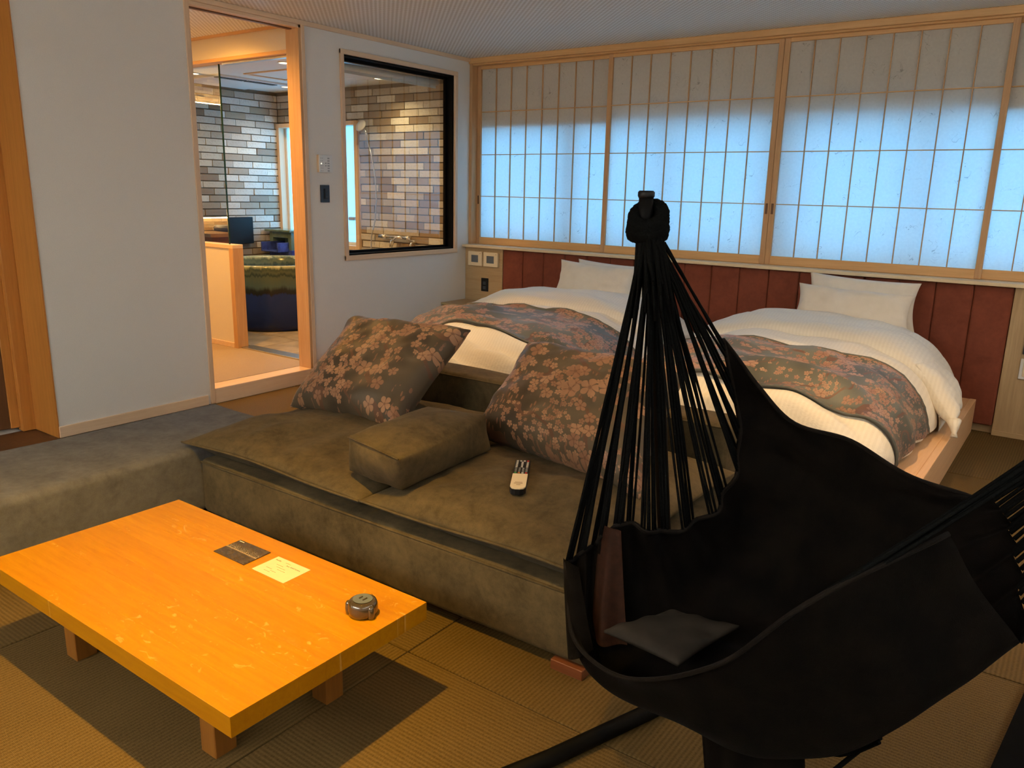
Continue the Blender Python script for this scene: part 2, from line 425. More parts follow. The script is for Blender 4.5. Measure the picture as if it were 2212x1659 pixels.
def bmbox(bm, p0, p1, bev=0, seg=2):
    c = [(a + b) / 2 for a, b in zip(p0, p1)]; s = [abs(b - a) for a, b in zip(p0, p1)]
    r = bmesh.ops.create_cube(bm, size=1, matrix=Matrix.Translation(c) @ Matrix.Diagonal((*s, 1)))
    if bev > 0:
        ed = set()
        for v in r['verts']: ed.update(v.link_edges)
        bmesh.ops.bevel(bm, geom=list(ed), offset=min(bev, min(s) * .45), segments=seg, profile=.5, affect='EDGES')
def box(name, p0, p1, mat, parent=None, bev=.002, seg=1, smooth=False, **kw):
    bm = bmesh.new(); bmbox(bm, p0, p1, bev, seg); return link(name, bm, mat, parent, smooth=smooth, **kw)
def boxes(name, lst, mat, parent=None, bev=.0, **kw):
    bm = bmesh.new()
    for p0, p1 in lst: bmbox(bm, p0, p1, bev, 1)
    return link(name, bm, mat, parent, **kw)
def top(o, label, cat, group=None): return tagit(o, label, cat, group)
def tube(bm, pts, rad, n=8, cap=True, wob=0):
    pts = [Vector(p) for p in pts]; rings = []
    s = None
    for i, p in enumerate(pts):
        a = pts[max(i - 1, 0)]; b = pts[min(i + 1, len(pts) - 1)]
        d = (b - a).normalized()
        if s is None:
            s = d.cross(Vector((0, 0, 1)))
            if s.length < .2: s = d.cross(Vector((0, 1, 0)))
        s = (s - d * s.dot(d)).normalized(); u = s.cross(d).normalized()
        r = rad[i] if isinstance(rad, (list, tuple)) else rad
        if wob: r = r * (1 + wob * math.sin(i * 2.4))
        rings.append([bm.verts.new(p + (s * math.cos(2 * PI * k / n) + u * math.sin(2 * PI * k / n)) * r) for k in range(n)])
    for a, b in zip(rings, rings[1:]):
        for k in range(n): bm.faces.new((a[k], a[(k + 1) % n], b[(k + 1) % n], b[k]))
    if cap:
        bm.faces.new(rings[0][::-1]); bm.faces.new(rings[-1])
def lathe(bm, prof, c, n=32, cap_top=False):
    rings = []
    for r, z in prof:
        rings.append([bm.verts.new((c[0] + r * math.cos(2 * PI * k / n), c[1] + r * math.sin(2 * PI * k / n), c[2] + z)) for k in range(n)])
    for a, b in zip(rings, rings[1:]):
        for k in range(n): bm.faces.new((a[k], a[(k + 1) % n], b[(k + 1) % n], b[k]))
    bm.faces.new(rings[0][::-1])
    if cap_top: bm.faces.new(rings[-1])
def uvset(bm, fn):
    lay = bm.loops.layers.uv.verify()
    for f in bm.faces:
        for l in f.loops: l[lay].uv = fn(l.vert)
def grid(bm, nu, nv, fn, uv=None):
    vs = [[bm.verts.new(fn(i / (nu - 1), j / (nv - 1))) for j in range(nv)] for i in range(nu)]
    lay = bm.loops.layers.uv.verify() if uv else None
    for i in range(nu - 1):
        for j in range(nv - 1):
            f = bm.faces.new((vs[i][j], vs[i + 1][j], vs[i + 1][j + 1], vs[i][j + 1]))
            if uv:
                for l, (a, b) in zip(f.loops, ((i, j), (i + 1, j), (i + 1, j + 1), (i, j + 1))):
                    l[lay].uv = uv(a / (nu - 1), b / (nv - 1))
    return vs
def nz(p, s, seed=0):
    return mnoise.noise(Vector((p[0] * s + seed, p[1] * s - seed, p[2] * s + 3 * seed)))

def pillow(bm, P00, P10, P11, P01, thick, n=28, pinch=.05, seed=0, wr=.006, bulge=.62, nrm=None, uvs=(.7, .6), base=.5, px=3.0, thin=0.004):
    """stuffed cushion spanned by four corners; front face bulges along the normal"""
    P00, P10, P11, P01 = map(Vector, (P00, P10, P11, P01))
    N = nrm or ((P10 - P00).cross(P01 - P00)).normalized()
    C0 = (P00 + P10 + P11 + P01) / 4
    lay = bm.loops.layers.uv.verify()
    def pos(u, v, side):
        a = 2 * u - 1; b = 2 * v - 1
        ea = max(0, 1 - abs(a) ** px); eb = max(0, 1 - abs(b) ** px)
        # mid-edge pull-in between the corners
        uu = .5 + a / 2 * (1 - pinch * (1 - b * b) * abs(a) ** 2)
        vv = .5 + b / 2 * (1 - pinch * (1 - a * a) * abs(b) ** 2)
        p = P00 * (1 - uu) * (1 - vv) + P10 * uu * (1 - vv) + P11 * uu * vv + P01 * (1 - uu) * vv
        h = (ea ** .5) * (eb ** .5)
        t = thick * (h ** .9)
        w_ = nz(p, 7, seed) * wr * 2 + nz(p, 18, seed) * wr
        w_ += wr * 1.4 * math.sin((a * b) * 9 + seed) * (1 - h)
        f = base if side > 0 else -(1 - base)
        return p + N * (t * f + (w_ if side > 0 else 0) * (ea * eb) ** .3 + side * thin)
    for side in (1, -1):
        vs = [[bm.verts.new(pos(i / n, j / n, side)) for j in range(n + 1)] for i in range(n + 1)]
        if side == 1: F = vs
        else: B = vs
        for i in range(n):
            for j in range(n):
                q = [(i, j), (i + 1, j), (i + 1, j + 1), (i, j + 1)]
                if side < 0: q.reverse()
                f = bm.faces.new([vs[a][b] for a, b in q])
                for l, (a, b) in zip(f.loops, q): l[lay].uv = (a / n * uvs[0] + seed, b / n * uvs[1] + seed * .7)
    rim = [(i, 0) for i in range(n)] + [(n, j) for j in range(n)] + [(i, n) for i in range(n, 0, -1)] + [(0, j) for j in range(n, 0, -1)]
    for a, b in zip(rim, rim[1:] + rim[:1]):
        f = bm.faces.new((F[b[0]][b[1]], F[a[0]][a[1]], B[a[0]][a[1]], B[b[0]][b[1]]))
        for l in f.loops: l[lay].uv = (a[0] / n * uvs[0] + seed, a[1] / n * uvs[1] + seed * .7)

# ------------------------------------------------------------------ the setting
S = 'structure'
floor = box('floor', (-3.2, -8.0, -.16), (6.2, .1, -.03), 'mat_base', bev=0, kind=S)
P = .967
def mat_mesh(sx, sy, matn):
    bm = bmesh.new(); bmbox(bm, (-sx / 2, -sy / 2, -.03), (sx / 2, sy / 2, 0), .0035, 2)
    d = bpy.data.meshes.new('tatami_mat'); bm.to_mesh(d); bm.free(); d.materials.append(M[matn]); return d
mmx = mat_mesh(P - .004, P - .004, 'tatami_x'); mmy = mat_mesh(P - .004, P - .004, 'tatami_y')
for i in range(6):
    for j in range(-8, 0):
        x = .010 + P * (i + .5); y = -.057 + P * (j + .5) + 0.0
        o = link('tatami_mat', mmx if (i + j) % 2 else mmy, None, floor, (x, y, 0))
box('floor_border_board', (.0, -.055, -.03), (6.2, 0.0, .0), 'shelf', floor)
box('floor_border_board', (5.814, -8, -.03), (6.2, -.057, 0), 'shelf', floor)

# left wall with the doorway and the inner window
boxes('wall_left', [((-.12, -3.57, 0), (0, -2.62, 2.4)), ((-.12, -2.62, 2.37), (0, -1.80, 2.4)),
                    ((-.12, -1.80, 0), (0, -1.475, 2.4)), ((-.12, -1.475, 0), (0, -.226, .843)),
                    ((-.12, -1.475, 2.275), (0, -.226, 2.4)), ((-.12, -.226, 0), (0, 0.12, 2.4))], 'wall', kind=S)
box('wall_rear', (-.4, -8.1, -.1), (6.2, -8.0, 2.4), 'wall', bev=0, kind=S)
box('wall_right', (6.1, -8.0, -.1), (6.2, .12, 2.4), 'wall', bev=0, kind=S)
ceil = box('ceiling', (-3.2, -8.1, 2.4), (6.2, .02, 2.46), 'ceiling', bev=0, kind=S)
boxes('wall_back', [((0, 0.06, 0), (6.2, .16, .93)), ((0, .045, 1.855), (6.2, .16, 2.4)), ((5.3, .06, .93), (6.2, .16, 1.855))], 'white_paint', kind=S)
box('trim_ceiling_left', (0, -3.57, 2.372), (.018, 0, 2.4), 'casing_y', kind=S)
box('baseboard_left', (0, -3.57, 0), (.012, -2.66, .062), 'casing_y', kind=S)
box('baseboard_left', (0, -1.77, 0), (.012, -.38, .062), 'casing_y', kind=S)
# head beam, side post and sill of the shoji opening
bmm = box('trim_beam', (0.0, -.075, 2.358), (6.1, .045, 2.4), 'cypress_x', bev=.003, kind=S)
box('trim_track', (0.0, -.052, 2.346), (6.1, .04, 2.358), 'cypress_x', kind=S)
box('trim_post', (0.0, -.06, .90), (.030, .045, 2.358), 'cypress_z', bev=.002, kind=S)
# doorway casing
dj = root('door_1', (0, -2.2, 0), kind=S)
box('jamb', (-.12, -1.832, .095), (.008, -1.795, 2.375), 'cypress_z', dj)
box('jamb', (-.12, -2.64, .0), (.008, -2.608, 2.4), 'casing_z', dj)
box('door_casing', (0.0, -1.812, .0), (.012, -1.782, 2.398), 'casing_z', dj)
box('head_rail', (-.12, -2.61, 2.352), (.008, -1.80, 2.372), 'casing_y', dj)
box('head_groove', (-.075, -2.60, 2.345), (-.045, -1.84, 2.3525), 'door_dark', dj, bev=0)
box('threshold', (-.13, -2.61, -.02), (.006, -1.80, .095), 'casing_y', dj, bev=.003)
# recess with sliding wooden door on the far left
d2 = root('door_2', (-.29, -4.4, 0), kind=S)
box('jamb', (-.29, -3.575, 0), (.004, -3.568, 2.4), 'door_wood', d2, bev=0)
box('jamb', (-.32, -3.64, 0), (-.26, -3.575, 2.4), 'door_wood', d2)
for k in range(3):
    y1 = -3.64 - k * .92
    box('stile', (-.33, y1 - .045, .02), (-.295, y1, 2.3), 'door_wood', d2)
    box('panel', (-.325, y1 - .875, .02), (-.305, y1 - .045, 2.3), 'door_dark', d2)
    box('stile', (-.33, y1 - .92, .02), (-.295, y1 - .875, 2.3), 'door_wood', d2)
box('head_rail', (-.33, -8, 2.3), (-.26, -3.575, 2.4), 'door_wood', d2)
box('baseboard_recess', (-.34, -3.568, -.03), (0, -3.566, .0), 'door_dark', bev=0, kind=S)
box('wall_recess', (-.42, -8, -.1), (-.34, -3.57, 2.4), 'wall', bev=0, kind=S)
box('trim_recess', (-.30, -8, -.03), (0.01, -3.575, -.004), 'door_dark', bev=0, kind=S)

# inner window towards the bathroom
iw = root('window_1', (0, -.85, .84), kind=S)
for nm, p0, p1, mt in [('casing', (-.05, -1.478, .843), (.016, -1.447, 2.275), 'casing_z'), ('casing', (-.05, -.255, .843), (.016, -.224, 2.275), 'casing_z'),
                       ('casing', (-.05, -1.478, 2.247), (.0165, -.224, 2.277), 'casing_y'), ('casing', (-.05, -1.478, .838), (.0165, -.224, .872), 'casing_y')]:
    box(nm, p0, p1, mt, iw)
for p0, p1 in [((-.10, -1.447, .872), (-.004, -1.438, 2.247)), ((-.10, -.272, .872), (-.004, -.255, 2.247)),
               ((-.10, -1.447, 2.236), (-.004, -.255, 2.247)), ((-.10, -1.447, .872), (-.004, -.255, .884)),
               ((-.085, -.295, .884), (-.06, -.272, 2.236)), ((-.085, -1.438, .884), (-.06, -.272, .902)), ((-.085, -1.438, 2.215), (-.06, -.272, 2.236))]:
    box('window_frame', p0, p1, 'black_metal', iw)
box('pane', (-.075, -1.438, .90), (-.071, -.29, 2.216), 'glass', iw, bev=0)
bl = root('roller_blind', (-.11, -.85, 2.2), 'rolled up white blind hung under the top of the inner window', 'blind')
bm = bmesh.new(); tube(bm, [(-.15, -1.42, 2.195), (-.15, -.30, 2.195)], .024, 14); link('roller', bm, 'white_plastic', bl, smooth=True)
box('blind_rail', (-.175, -1.43, 2.222), (-.125, -.29, 2.25), 'alu', bl)
box('hem_bar', (-.153, -1.41, 2.150), (-.147, -.31, 2.175), 'white_plastic', bl)

# outer window behind the paper screens
ow = root('window_2', (2.6, .12, .93), kind=S)
for x, wd in ((.0, .05), (.93, .09), (1.76, .05), (2.62, .13), (3.48, .05), (4.35, .09), (5.25, .05)):
    box('mullion', (x - wd / 2, .115, .93), (x + wd / 2, .155, 1.855), 'alu', ow)
box('window_frame', (0, .115, .93), (5.3, .155, .965), 'alu', ow); box('window_frame', (0, .115, 1.83), (5.3, .155, 1.855), 'alu', ow)
box('pane', (0, .133, .96), (5.3, .137, 1.835), 'glass', ow, bev=0)

# ------------------------------------------------------------------ washroom and bathroom behind the left wall
box('floor_washroom', (-3.0, -3.5, -.03), (-.12, -1.70, .095), 'passage_floor', bev=0, kind=S)
box('wall_washroom_front', (-3.0, -3.56, 0), (-.12, -3.5, 2.4), 'low_wall', bev=0, kind=S)
box('ceiling_bathroom', (-2.6, -1.66, 2.268), (-.12, .02, 2.32), 'white_paint', bev=0, kind=S)
box('wall_partition', (-3.0, -1.76, 2.235), (-.12, -1.66, 2.4), 'low_wall', bev=0, kind=S)
box('trim_cornice', (-3.0, -1.79, 2.385), (-.12, -1.76, 2.43), 'cypress_x', kind=S)
box('trim_partition', (-3.0, -1.765, 2.222), (-.12, -1.655, 2.246), 'cypress_x', kind=S)
box('trim_door_track', (-.98, -1.725, 2.205), (-.14, -1.69, 2.222), 'alu', kind=S)
box('wall_bathroom_side', (-.14, -1.66, 0), (-.125, -1.48, 2.27), 'low_wall', bev=0, kind=S)
# low wall and glass screen
box('wall_low', (-3.0, -1.72, .09), (-1.01, -1.65, .88), 'low_wall', bev=0, kind=S)
lw = root('trim_low_wall', (-1.6, -1.7, .09), kind=S)
box('cap', (-3.0, -1.728, .875), (-.98, -1.632, .905), 'casing_y', lw, bev=.002)
box('end_post', (-1.03, -1.728, .09), (-.98, -1.632, .88), 'cypress_z', lw, bev=.002)
box('skirting', (-3.0, -1.73, .095), (-1.03, -1.72, .135), 'casing_y', lw)
gs = root('glass_screen', (-1.9, -1.685, .905), 'clear frameless glass screen standing on the low cream wall of the washroom', 'glass panel')
box('pane', (-2.9, -1.69, .905), (-1.075, -1.68, 2.222), 'glass', gs, bev=0)
box('pane_edge', (-1.075, -1.691, .905), (-1.069, -1.679, 2.222), 'glass_edge', gs, bev=0)
box('trim_bathroom_sill', (-.98, -1.70, .085), (-.12, -1.59, .105), 'alu', kind=S)
# tiled floor
bf = box('floor_bathroom', (-2.6, -1.70, -.02), (-.12, 0, .085), 'mortar', bev=0, kind=S)
tm = bmesh.new(); bmbox(tm, (-.197, -.197, 0), (.197, .197, .008), .002); td = bpy.data.meshes.new('tile'); tm.to_mesh(td); tm.free(); td.materials.append(M['tile'])
for i in range(6):
    for j in range(4):
        link('tile', td, None, bf, (-.33 - i * .40, -1.38 + j * .40, .085))
# brick clad walls
def brickwall(base, u0, u1, z0, z1, place, holes=(), L=.228, H=.0655, th=.012, seed=1):
    rnd = random.Random(seed)
    cache = {}
    n = 0; r = 0; z = z0
    while z + H * .6 < z1:
        off = (0, .5, .25, .75)[r % 4] * L; u = u0 - off
        while u < u1:
            a = max(u, u0); b = min(u + L, u1)
            u += L
            segs = [(a, b)]
            zm = z + H / 2
            for (ha, hb, hz0, hz1) in holes:
                if hz0 < zm < hz1:
                    ns = []
                    for (p, q) in segs:
                        if q <= ha or p >= hb: ns.append((p, q))
                        else:
                            if p < ha: ns.append((p, ha))
                            if q > hb: ns.append((hb, q))
                    segs = ns
            for (p, q) in segs:
                if q - p < .03: continue
                k = round((q - p) * 200)
                t_ = (rnd.choice((0, 1, 2)))
                key = (k, t_)
                if key not in cache:
                    bmb = bmesh.new(); hl = (k / 200 - .008) / 2; dd = th + t_ * .003
                    bmbox(bmb, *place.dims(hl, (H - .009) / 2, dd), .0015)
                    d = bpy.data.meshes.new('brick'); bmb.to_mesh(d); bmb.free(); d.materials.append(M['brick']); cache[key] = d
                link('brick', cache[key], None, base, place.at((p + q) / 2, zm)); n += 1
        z += H; r += 1
    return n
class PX:   # wall facing +X at x = v
    def __init__(s, v): s.v = v
    def dims(s, hl, hh, d): return (0, -hl, -hh), (d, hl, hh)
    def at(s, u, z): return (s.v, u, z)
class PY:   # wall facing -Y
    def __init__(s, v): s.v = v
    def dims(s, hl, hh, d): return (-hl, -d, -hh), (hl, 0, hh)
    def at(s, u, z): return (u, s.v, z)
wf = box('wall_bathroom_end', (-2.68, -1.66, 0), (-2.575, .12, 2.32), 'mortar', bev=0, kind=S)
n1 = brickwall(wf, -1.64, -.0, .60, 2.262, PX(-2.575), seed=3)
wb = boxes('wall_bathroom_outer', [((-2.575, .013, 0), (-2.54, .12, 2.32)), ((-2.54, .013, 1.94), (-1.41, .12, 2.32)), ((-2.54, .013, 0), (-1.41, .12, .78)), ((-1.41, .013, 0), (-.12, .12, 2.32))], 'mortar', kind=S)
n2 = brickwall(wb, -2.56, -.26, .60, 2.262, PY(.013), holes=[(-2.56, -1.38, .74, 1.97)], seed=9)
print('bricks', n1, n2)
box('trim_bathroom_corner', (-.262, -.02, .09), (-.13, .013, 2.268), 'cypress_z', kind=S)
# bathroom window, frosted
w3 = root('window_3', (-1.97, .02, .78), kind=S)
box('window_frame', (-2.56, -.025, .76), (-2.52, .10, 1.965), 'casing_z', w3); box('window_frame', (-1.43, -.025, .76), (-1.385, .10, 1.965), 'casing_z', w3)
box('window_frame', (-2.52, -.025, 1.925), (-1.43, .10, 1.965), 'casing_y', w3); box('window_frame', (-2.52, -.025, .76), (-1.43, .10, .80), 'casing_y', w3)
box('sash_frame', (-1.455, .05, .80), (-1.43, .09, 1.925), 'white_plastic', w3); box('sash_frame', (-2.52, .05, .80), (-2.49, .09, 1.925), 'white_plastic', w3)
box('sash_frame', (-2.52, .05, .80), (-1.43, .09, .83), 'white_plastic', w3)
box('pane', (-2.49, .065, .83), (-1.455, .069, 1.925), 'frosted', w3, bev=0)
box('handle', (-1.58, .02, 1.04), (-1.50, .05, 1.075), 'grey_plastic', w3, bev=.006)
# washroom end wall: stone mosaic strips above and below a lit mirror
we = box('wall_washroom_end', (-3.02, -3.5, .09), (-2.915, -1.76, 2.4), 'mortar', bev=0, kind=S)
rnd = random.Random(5); cache = {}
def mosaic_rows(y0, y1, z0, z1, pa):
    z = z0; k = 0
    while z < z1 - .005:
        y = y0 - rnd.random() * .08
        while y < y1:
            L_ = rnd.choice((.09, .12, .15))
            t_ = rnd.choice((0, 1))
            if (L_, t_) not in cache:
                b = bmesh.new(); bmbox(b, (0, -L_ / 2 + .0015, -.0125), (.008 + .006 * t_, L_ / 2 - .0015, .0125)); d = bpy.data.meshes.new('tile'); b.to_mesh(d); b.free(); d.materials.append(M['mosaic']); cache[(L_, t_)] = d
            if y > y0: link('tile', cache[(L_, t_)], None, pa, (-2.915, y + L_ / 2, z + .014))
            y += L_
        z += .028
mosaic_rows(-3.4, -2.55, 2.16, 2.38, we); mosaic_rows(-3.4, -2.55, .90, 1.0, we)
mr = root('washroom_mirror', (-2.88, -2.95, 1.0), 'wide dark mirror on the washroom end wall with warm light behind its edges', 'mirror')
box('mirror_glass', (-2.90, -3.4, 1.03), (-2.86, -2.55, 2.12), 'black_plastic', mr, bev=.003)
box('light_strip', (-2.885, -3.36, 2.12), (-2.862, -2.59, 2.126), 'led', mr, bev=0); box('light_strip', (-2.885, -3.36, 1.022), (-2.862, -2.59, 1.030), 'led', mr, bev=0)
vt = root('washroom_counter', (-2.7, -2.95, .095), 'wooden washroom counter with dark basin at the washroom end wall', 'counter')
box('counter_top', (-2.89, -3.45, .86), (-2.45, -2.45, .895), 'cypress_x', vt)
box('cabinet', (-2.89, -3.42, .10), (-2.5, -2.5, .86), 'door_wood', vt)
box('basin', (-2.86, -3.3, .895), (-2.52, -2.75, .955), 'dark_grey', vt, bev=.02)

# bathtub of glazed ceramic
tb = root('ceramic_bathtub', (-1.765, -.74, .093), 'round glazed ceramic bathtub, green rim running into deep blue', 'bathtub')
bm = bmesh.new(); cx, cy, r = -1.765, -.735, .575
lathe(bm, [(.40, .0), (.50, .005), (.535, .06), (.555, .2), (.565, .4), (.572, .53), (.584, .555), (.586, .575), (.575, .588), (.545, .588), (.53, .57), (.52, .5), (.50, .2), (.42, .1)], (cx, cy, .093), 64)
me = bpy.data.meshes.new('basin'); bm.to_mesh(me); bm.free(); bas = link('basin', me, 'glaze', tb, smooth=True)
bm = bmesh.new(); lathe(bm, [(.001, 0), (.523, 0.0)], (cx, cy, .60), 48); link('water', bm, 'water', bas)
# spout pillar
sp_ = root('spout_pillar', (-2.35, -.17, .093), 'green and blue ceramic spout pillar behind the round bathtub', 'spout')
boxes('pillar_body', [((-2.52, -.20, .09), (-2.47, -.02, .90)), ((-2.23, -.20, .09), (-2.18, -.02, .90)), ((-2.47, -.20, .84), (-2.23, -.02, .90)), ((-2.47, -.20, .09), (-2.23, -.02, .70)), ((-2.47, -.05, .70), (-2.23, -.02, .84))], 'glaze_green', sp_, bev=.004)
box('pillar_foot', (-2.525, -.205, .09), (-2.175, -.02, .72), 'glaze_blue', sp_, bev=.004)
box('slab', (-2.55, -.24, .90), (-2.15, -.01, .922), 'glaze_green', sp_, bev=.004)
boxes('trough', [((-2.47, -.34, .705), (-2.23, -.03, .72)), ((-2.485, -.34, .705), (-2.465, -.03, .80)), ((-2.235, -.34, .705), (-2.215, -.03, .80))], 'glaze_blue', sp_, bev=.003)
tv = root('bathroom_television', (-2.54, -.84, .79), 'black framed flat television on the brick wall beside the bathtub', 'television')
box('bezel', (-2.55, -1.26, .785), (-2.50, -.405, 1.045), 'black_plastic', tv, bev=.004); box('screen', (-2.50, -1.235, .815), (-2.497, -.45, 1.02), 'black_plastic', tv, bev=0)
# bathroom ceiling fittings
for i, (x, y) in enumerate([(-.818, -1.282), (-2.042, -.288), (-2.033, -1.269), (-.792, -.305)]):
    lab = ['bathroom ceiling downlight nearest the doorway', 'bathroom ceiling downlight above the brick corner', 'bathroom ceiling downlight at the left behind the glass screen', 'bathroom ceiling downlight seen through the inner window'][i]
    o = root('downlight', (x, y, 2.268), 'round ' + lab, 'ceiling light', 'bathroom ceiling downlights')
    bm = bmesh.new(); lathe(bm, [(.056, 0), (.056, -.006), (.045, -.006), (.043, .0)], (x, y, 2.268), 28); link('ring', bm, 'white_plastic', o, smooth=False)
    bm = bmesh.new(); lathe(bm, [(.001, -.003), (.043, -.003)], (x, y, 2.268), 24); link('lens', bm, 'lamp', o)
    spot((x, y, 2.255), (x, y, 0), 27, (1, .72, .38), angle=140, blend=.8, r=.03)
hp = root('ceiling_hatch', (-1.33, -.84, 2.265), 'square ceiling hatch with thin beige frame in the bathroom ceiling', 'hatch')
for p0, p1 in [((-1.64, -1.06, 2.258), (-1.62, -.62, 2.268)), ((-1.09, -1.06, 2.258), (-1.07, -.62, 2.268)), ((-1.62, -1.06, 2.258), (-1.09, -1.04, 2.268)), ((-1.62, -.64, 2.258), (-1.09, -.62, 2.268))]:
    box('hatch_frame', p0, p1, 'casing_y', hp)
ac = root('ceiling_air_heater', (-2.2, -.75, 2.26), 'white slotted air heater panel in the bathroom ceiling', 'air heater')
box('heater_panel', (-2.50, -1.15, 2.250), (-1.86, -.42, 2.268), 'white_plastic', ac)
box('heater_slot', (-1.95, -1.13, 2.246), (-1.88, -.85, 2.252), 'black_plastic', ac, bev=0); box('heater_slot', (-1.95, -.83, 2.246), (-1.88, -.52, 2.252), 'black_plastic', ac, bev=0)
# shower
sh = root('shower_head', (-1.27, -.06, 1.9), 'round white hand shower on brick wall with long hose', 'shower')
bm = bmesh.new()
for (a, b_) in [(.055, 0), ]: pass
prof = [(.02, .012), (.05, .008), (.056, 0), (.054, -.008), (.001, -.010)]
lathe(bm, prof, (0, 0, 0), 28); bmesh.ops.rotate(bm, verts=bm.verts, cent=(0, 0, 0), matrix=Matrix.Rotation(math.radians(62), 3, 'X'))
bmesh.ops.translate(bm, verts=bm.verts, vec=(-1.265, -.085, 1.91)); link('spray_plate', bm, 'white_plastic', sh, smooth=True)
bm = bmesh.new(); tube(bm, [(-1.255, -.06, 1.915), (-1.235, -.05, 1.85), (-1.215, -.045, 1.78)], .011, 10); link('handle', bm, 'chrome', sh, smooth=True)
bm = bmesh.new(); hz = [(-1.215, 1.78), (-1.17, 1.65), (-1.125, 1.45), (-1.115, 1.25), (-1.14, 1.05), (-1.19, .9), (-1.2, .75), (-1.1, .68), (-.95, .75), (-.9, .88)]
tube(bm, [(x, -.05, z) for x, z in hz], .0065, 8); link('hose', bm, 'alu', sh, smooth=True)
mx = root('mixer_tap', (-.87, -.05, .91), 'chrome bar mixer tap low on the brick wall', 'tap')
bm = bmesh.new(); tube(bm, [(-1.07, -.06, .915), (-.98, -.06, .915)], .022, 12); tube(bm, [(-.98, -.06, .915), (-.76, -.06, .915)], .017, 12); tube(bm, [(-.76, -.06, .915), (-.68, -.06, .915)], .022, 12); link('mixer_body', bm, 'chrome', mx, smooth=True)
bm = bmesh.new(); tube(bm, [(-.86, -.07, .91), (-.86, -.12, .88), (-.86, -.13, .83)], .012, 10); link('spout', bm, 'chrome', mx, smooth=True)
for x in (-.97, -.75):
    bm = bmesh.new(); tube(bm, [(x, -.055, .915), (x, .0, .915)], .014, 10); link('inlet', bm, 'chrome', mx)
hk = root('wall_hook_tap', (-.66, -.05, .86), 'small brass coloured tap right of the mixer on brick wall', 'tap')
bm = bmesh.new(); tube(bm, [(-.66, 0.0, .87), (-.66, -.07, .87), (-.66, -.09, .84)], .012, 10); link('tap_body', bm, 'chrome', hk, smooth=True)
bm = bmesh.new(); tube(bm, [(-.69, -.05, .89), (-.63, -.05, .89)], .008, 8); link('tap_handle', bm, 'chrome', hk)
# ------------------------------------------------------------------ shoji screens
def shoji(x0, x1, yf, label, pull=None):
    yb = yf + .026
    o = root('shoji_screen', ((x0 + x1) / 2, yf, .903), label, 'paper screen', 'sliding paper screens along the window wall')
    sw = .036
    st1 = box('stile', (x0, yf, .904), (x0 + sw, yb, 2.346), 'cypress_z', o, bev=.0015)
    st2 = box('stile', (x1 - sw, yf, .904), (x1, yb, 2.346), 'cypress_z', o, bev=.0015)
    box('rail', (x0 + sw, yf, .904), (x1 - sw, yb, .962), 'cypress_x', o, bev=.0015)
    box('rail', (x0 + sw, yf, 2.322), (x1 - sw, yb, 2.346), 'cypress_x', o, bev=.0015)
    a, b = x0 + sw, x1 - sw
    box('paper', (a, yb - .009, .955), (b, yb - .0083, 2.326), 'paper', o, bev=0)
    for k in range(1, 8):
        x = a + (b - a) * k / 8
        box('slat', (x - .003, yb - .022, .958), (x + .003, yb - .0095, 2.324), 'cypress_z', o, bev=0)
    for z in (1.305, 1.646, 1.988):
        box('slat', (a, yb - .021, z - .003), (b, yb - .0096, z + .003), 'cypress_x', o, bev=0)
    for px_ in (pull or []):
        box('finger_pull', (px_ - .008, yf - .0015, 1.24), (px_ + .008, yf + .004, 1.31), 'door_dark', st1 if px_ < (x0 + x1) / 2 else st2, bev=.001)
shoji(.030, 1.318, .012, 'backlit shoji screen against the left wall, above the wall panel with two thermostats', [.048])
shoji(1.282, 2.572, -.018, 'backlit shoji screen second from the left wall, behind the hammock hook', [2.553])
shoji(2.574, 3.872, -.018, 'backlit shoji screen above the right bed and its pillows', [2.593])
shoji(3.832, 5.12, .012, 'shoji screen cut off by the right edge of the picture')
box('wall_screen_end', (5.12, -.06, .90), (6.1, .045, 2.358), 'wall', bev=0, kind=S)

# ------------------------------------------------------------------ headboard wall unit
sl = top(box('window_shelf', (0.002, -.148, .882), (5.9, .06, .903), 'shelf', bev=.002), 'long pale wooden window shelf under the shoji screens above headboard', 'shelf')
hb = root('headboard', (2.2, -.06, 0), 'rust brown padded headboard of upright panels between two light wood boards', 'headboard')
box('side_board', (.002, -.10, .43), (.402, -.0, .880), 'oak_x', hb)
box('side_board', (4.062, -.10, .02), (4.70, -.0, .880), 'oak_z', hb)
for k in range(18):
    x = .404 + k * .2031
    box('headboard_panel', (x, -.10, .05), (x + .2026, -.02, .879), 'hb', hb, bev=.014, seg=3, smooth=True)
box('plinth', (.41, -.06, 0), (4.062, -.02, .055), 'oak_x', hb)
box('plinth', (4.062, -.11, 0.0), (4.7, -.02, .03), 'oak_x', hb)
ns = root('nightstand', (.28, -.24, 0), 'light wood nightstand in the corner below the two thermostats', 'nightstand')
box('top', (.004, -.425, .412), (.60, -.105, .432), 'oak_x', ns)
box('body', (.006, -.40, .0), (.598, -.105, .412), 'oak_x', ns)
box('drawer_front', (.02, -.412, .22), (.585, -.40, .405), 'oak_x', ns, bev=.002)
for i, (x0, x1, lab) in enumerate([(.050, .198, 'square cream thermostat with grey display, nearer the left wall'), (.214, .366, 'square cream thermostat with grey display, nearer the brown headboard')]):
    th = root('thermostat', ((x0 + x1) / 2, -.10, .79), lab, 'thermostat', 'thermostats on the side board')
    box('housing', (x0, -.124, .728), (x1, -.10, .848), 'cream_plastic', th, bev=.003)
    box('display', (x0 + .038, -.1255, .758), (x1 - .038, -.124, .818), 'lcd', th, bev=0)
    box('light_dot', (x1 - .02, -.1255, .832), (x1 - .012, -.1238, .836), 'print_brown', th, bev=0)
so = root('wall_socket', (.22, -.105, .57), 'black wall socket on the light side board beside the nightstand', 'socket')
box('cover_plate', (.184, -.110, .515), (.258, -.10, .628), 'black_plastic', so, bev=.003)
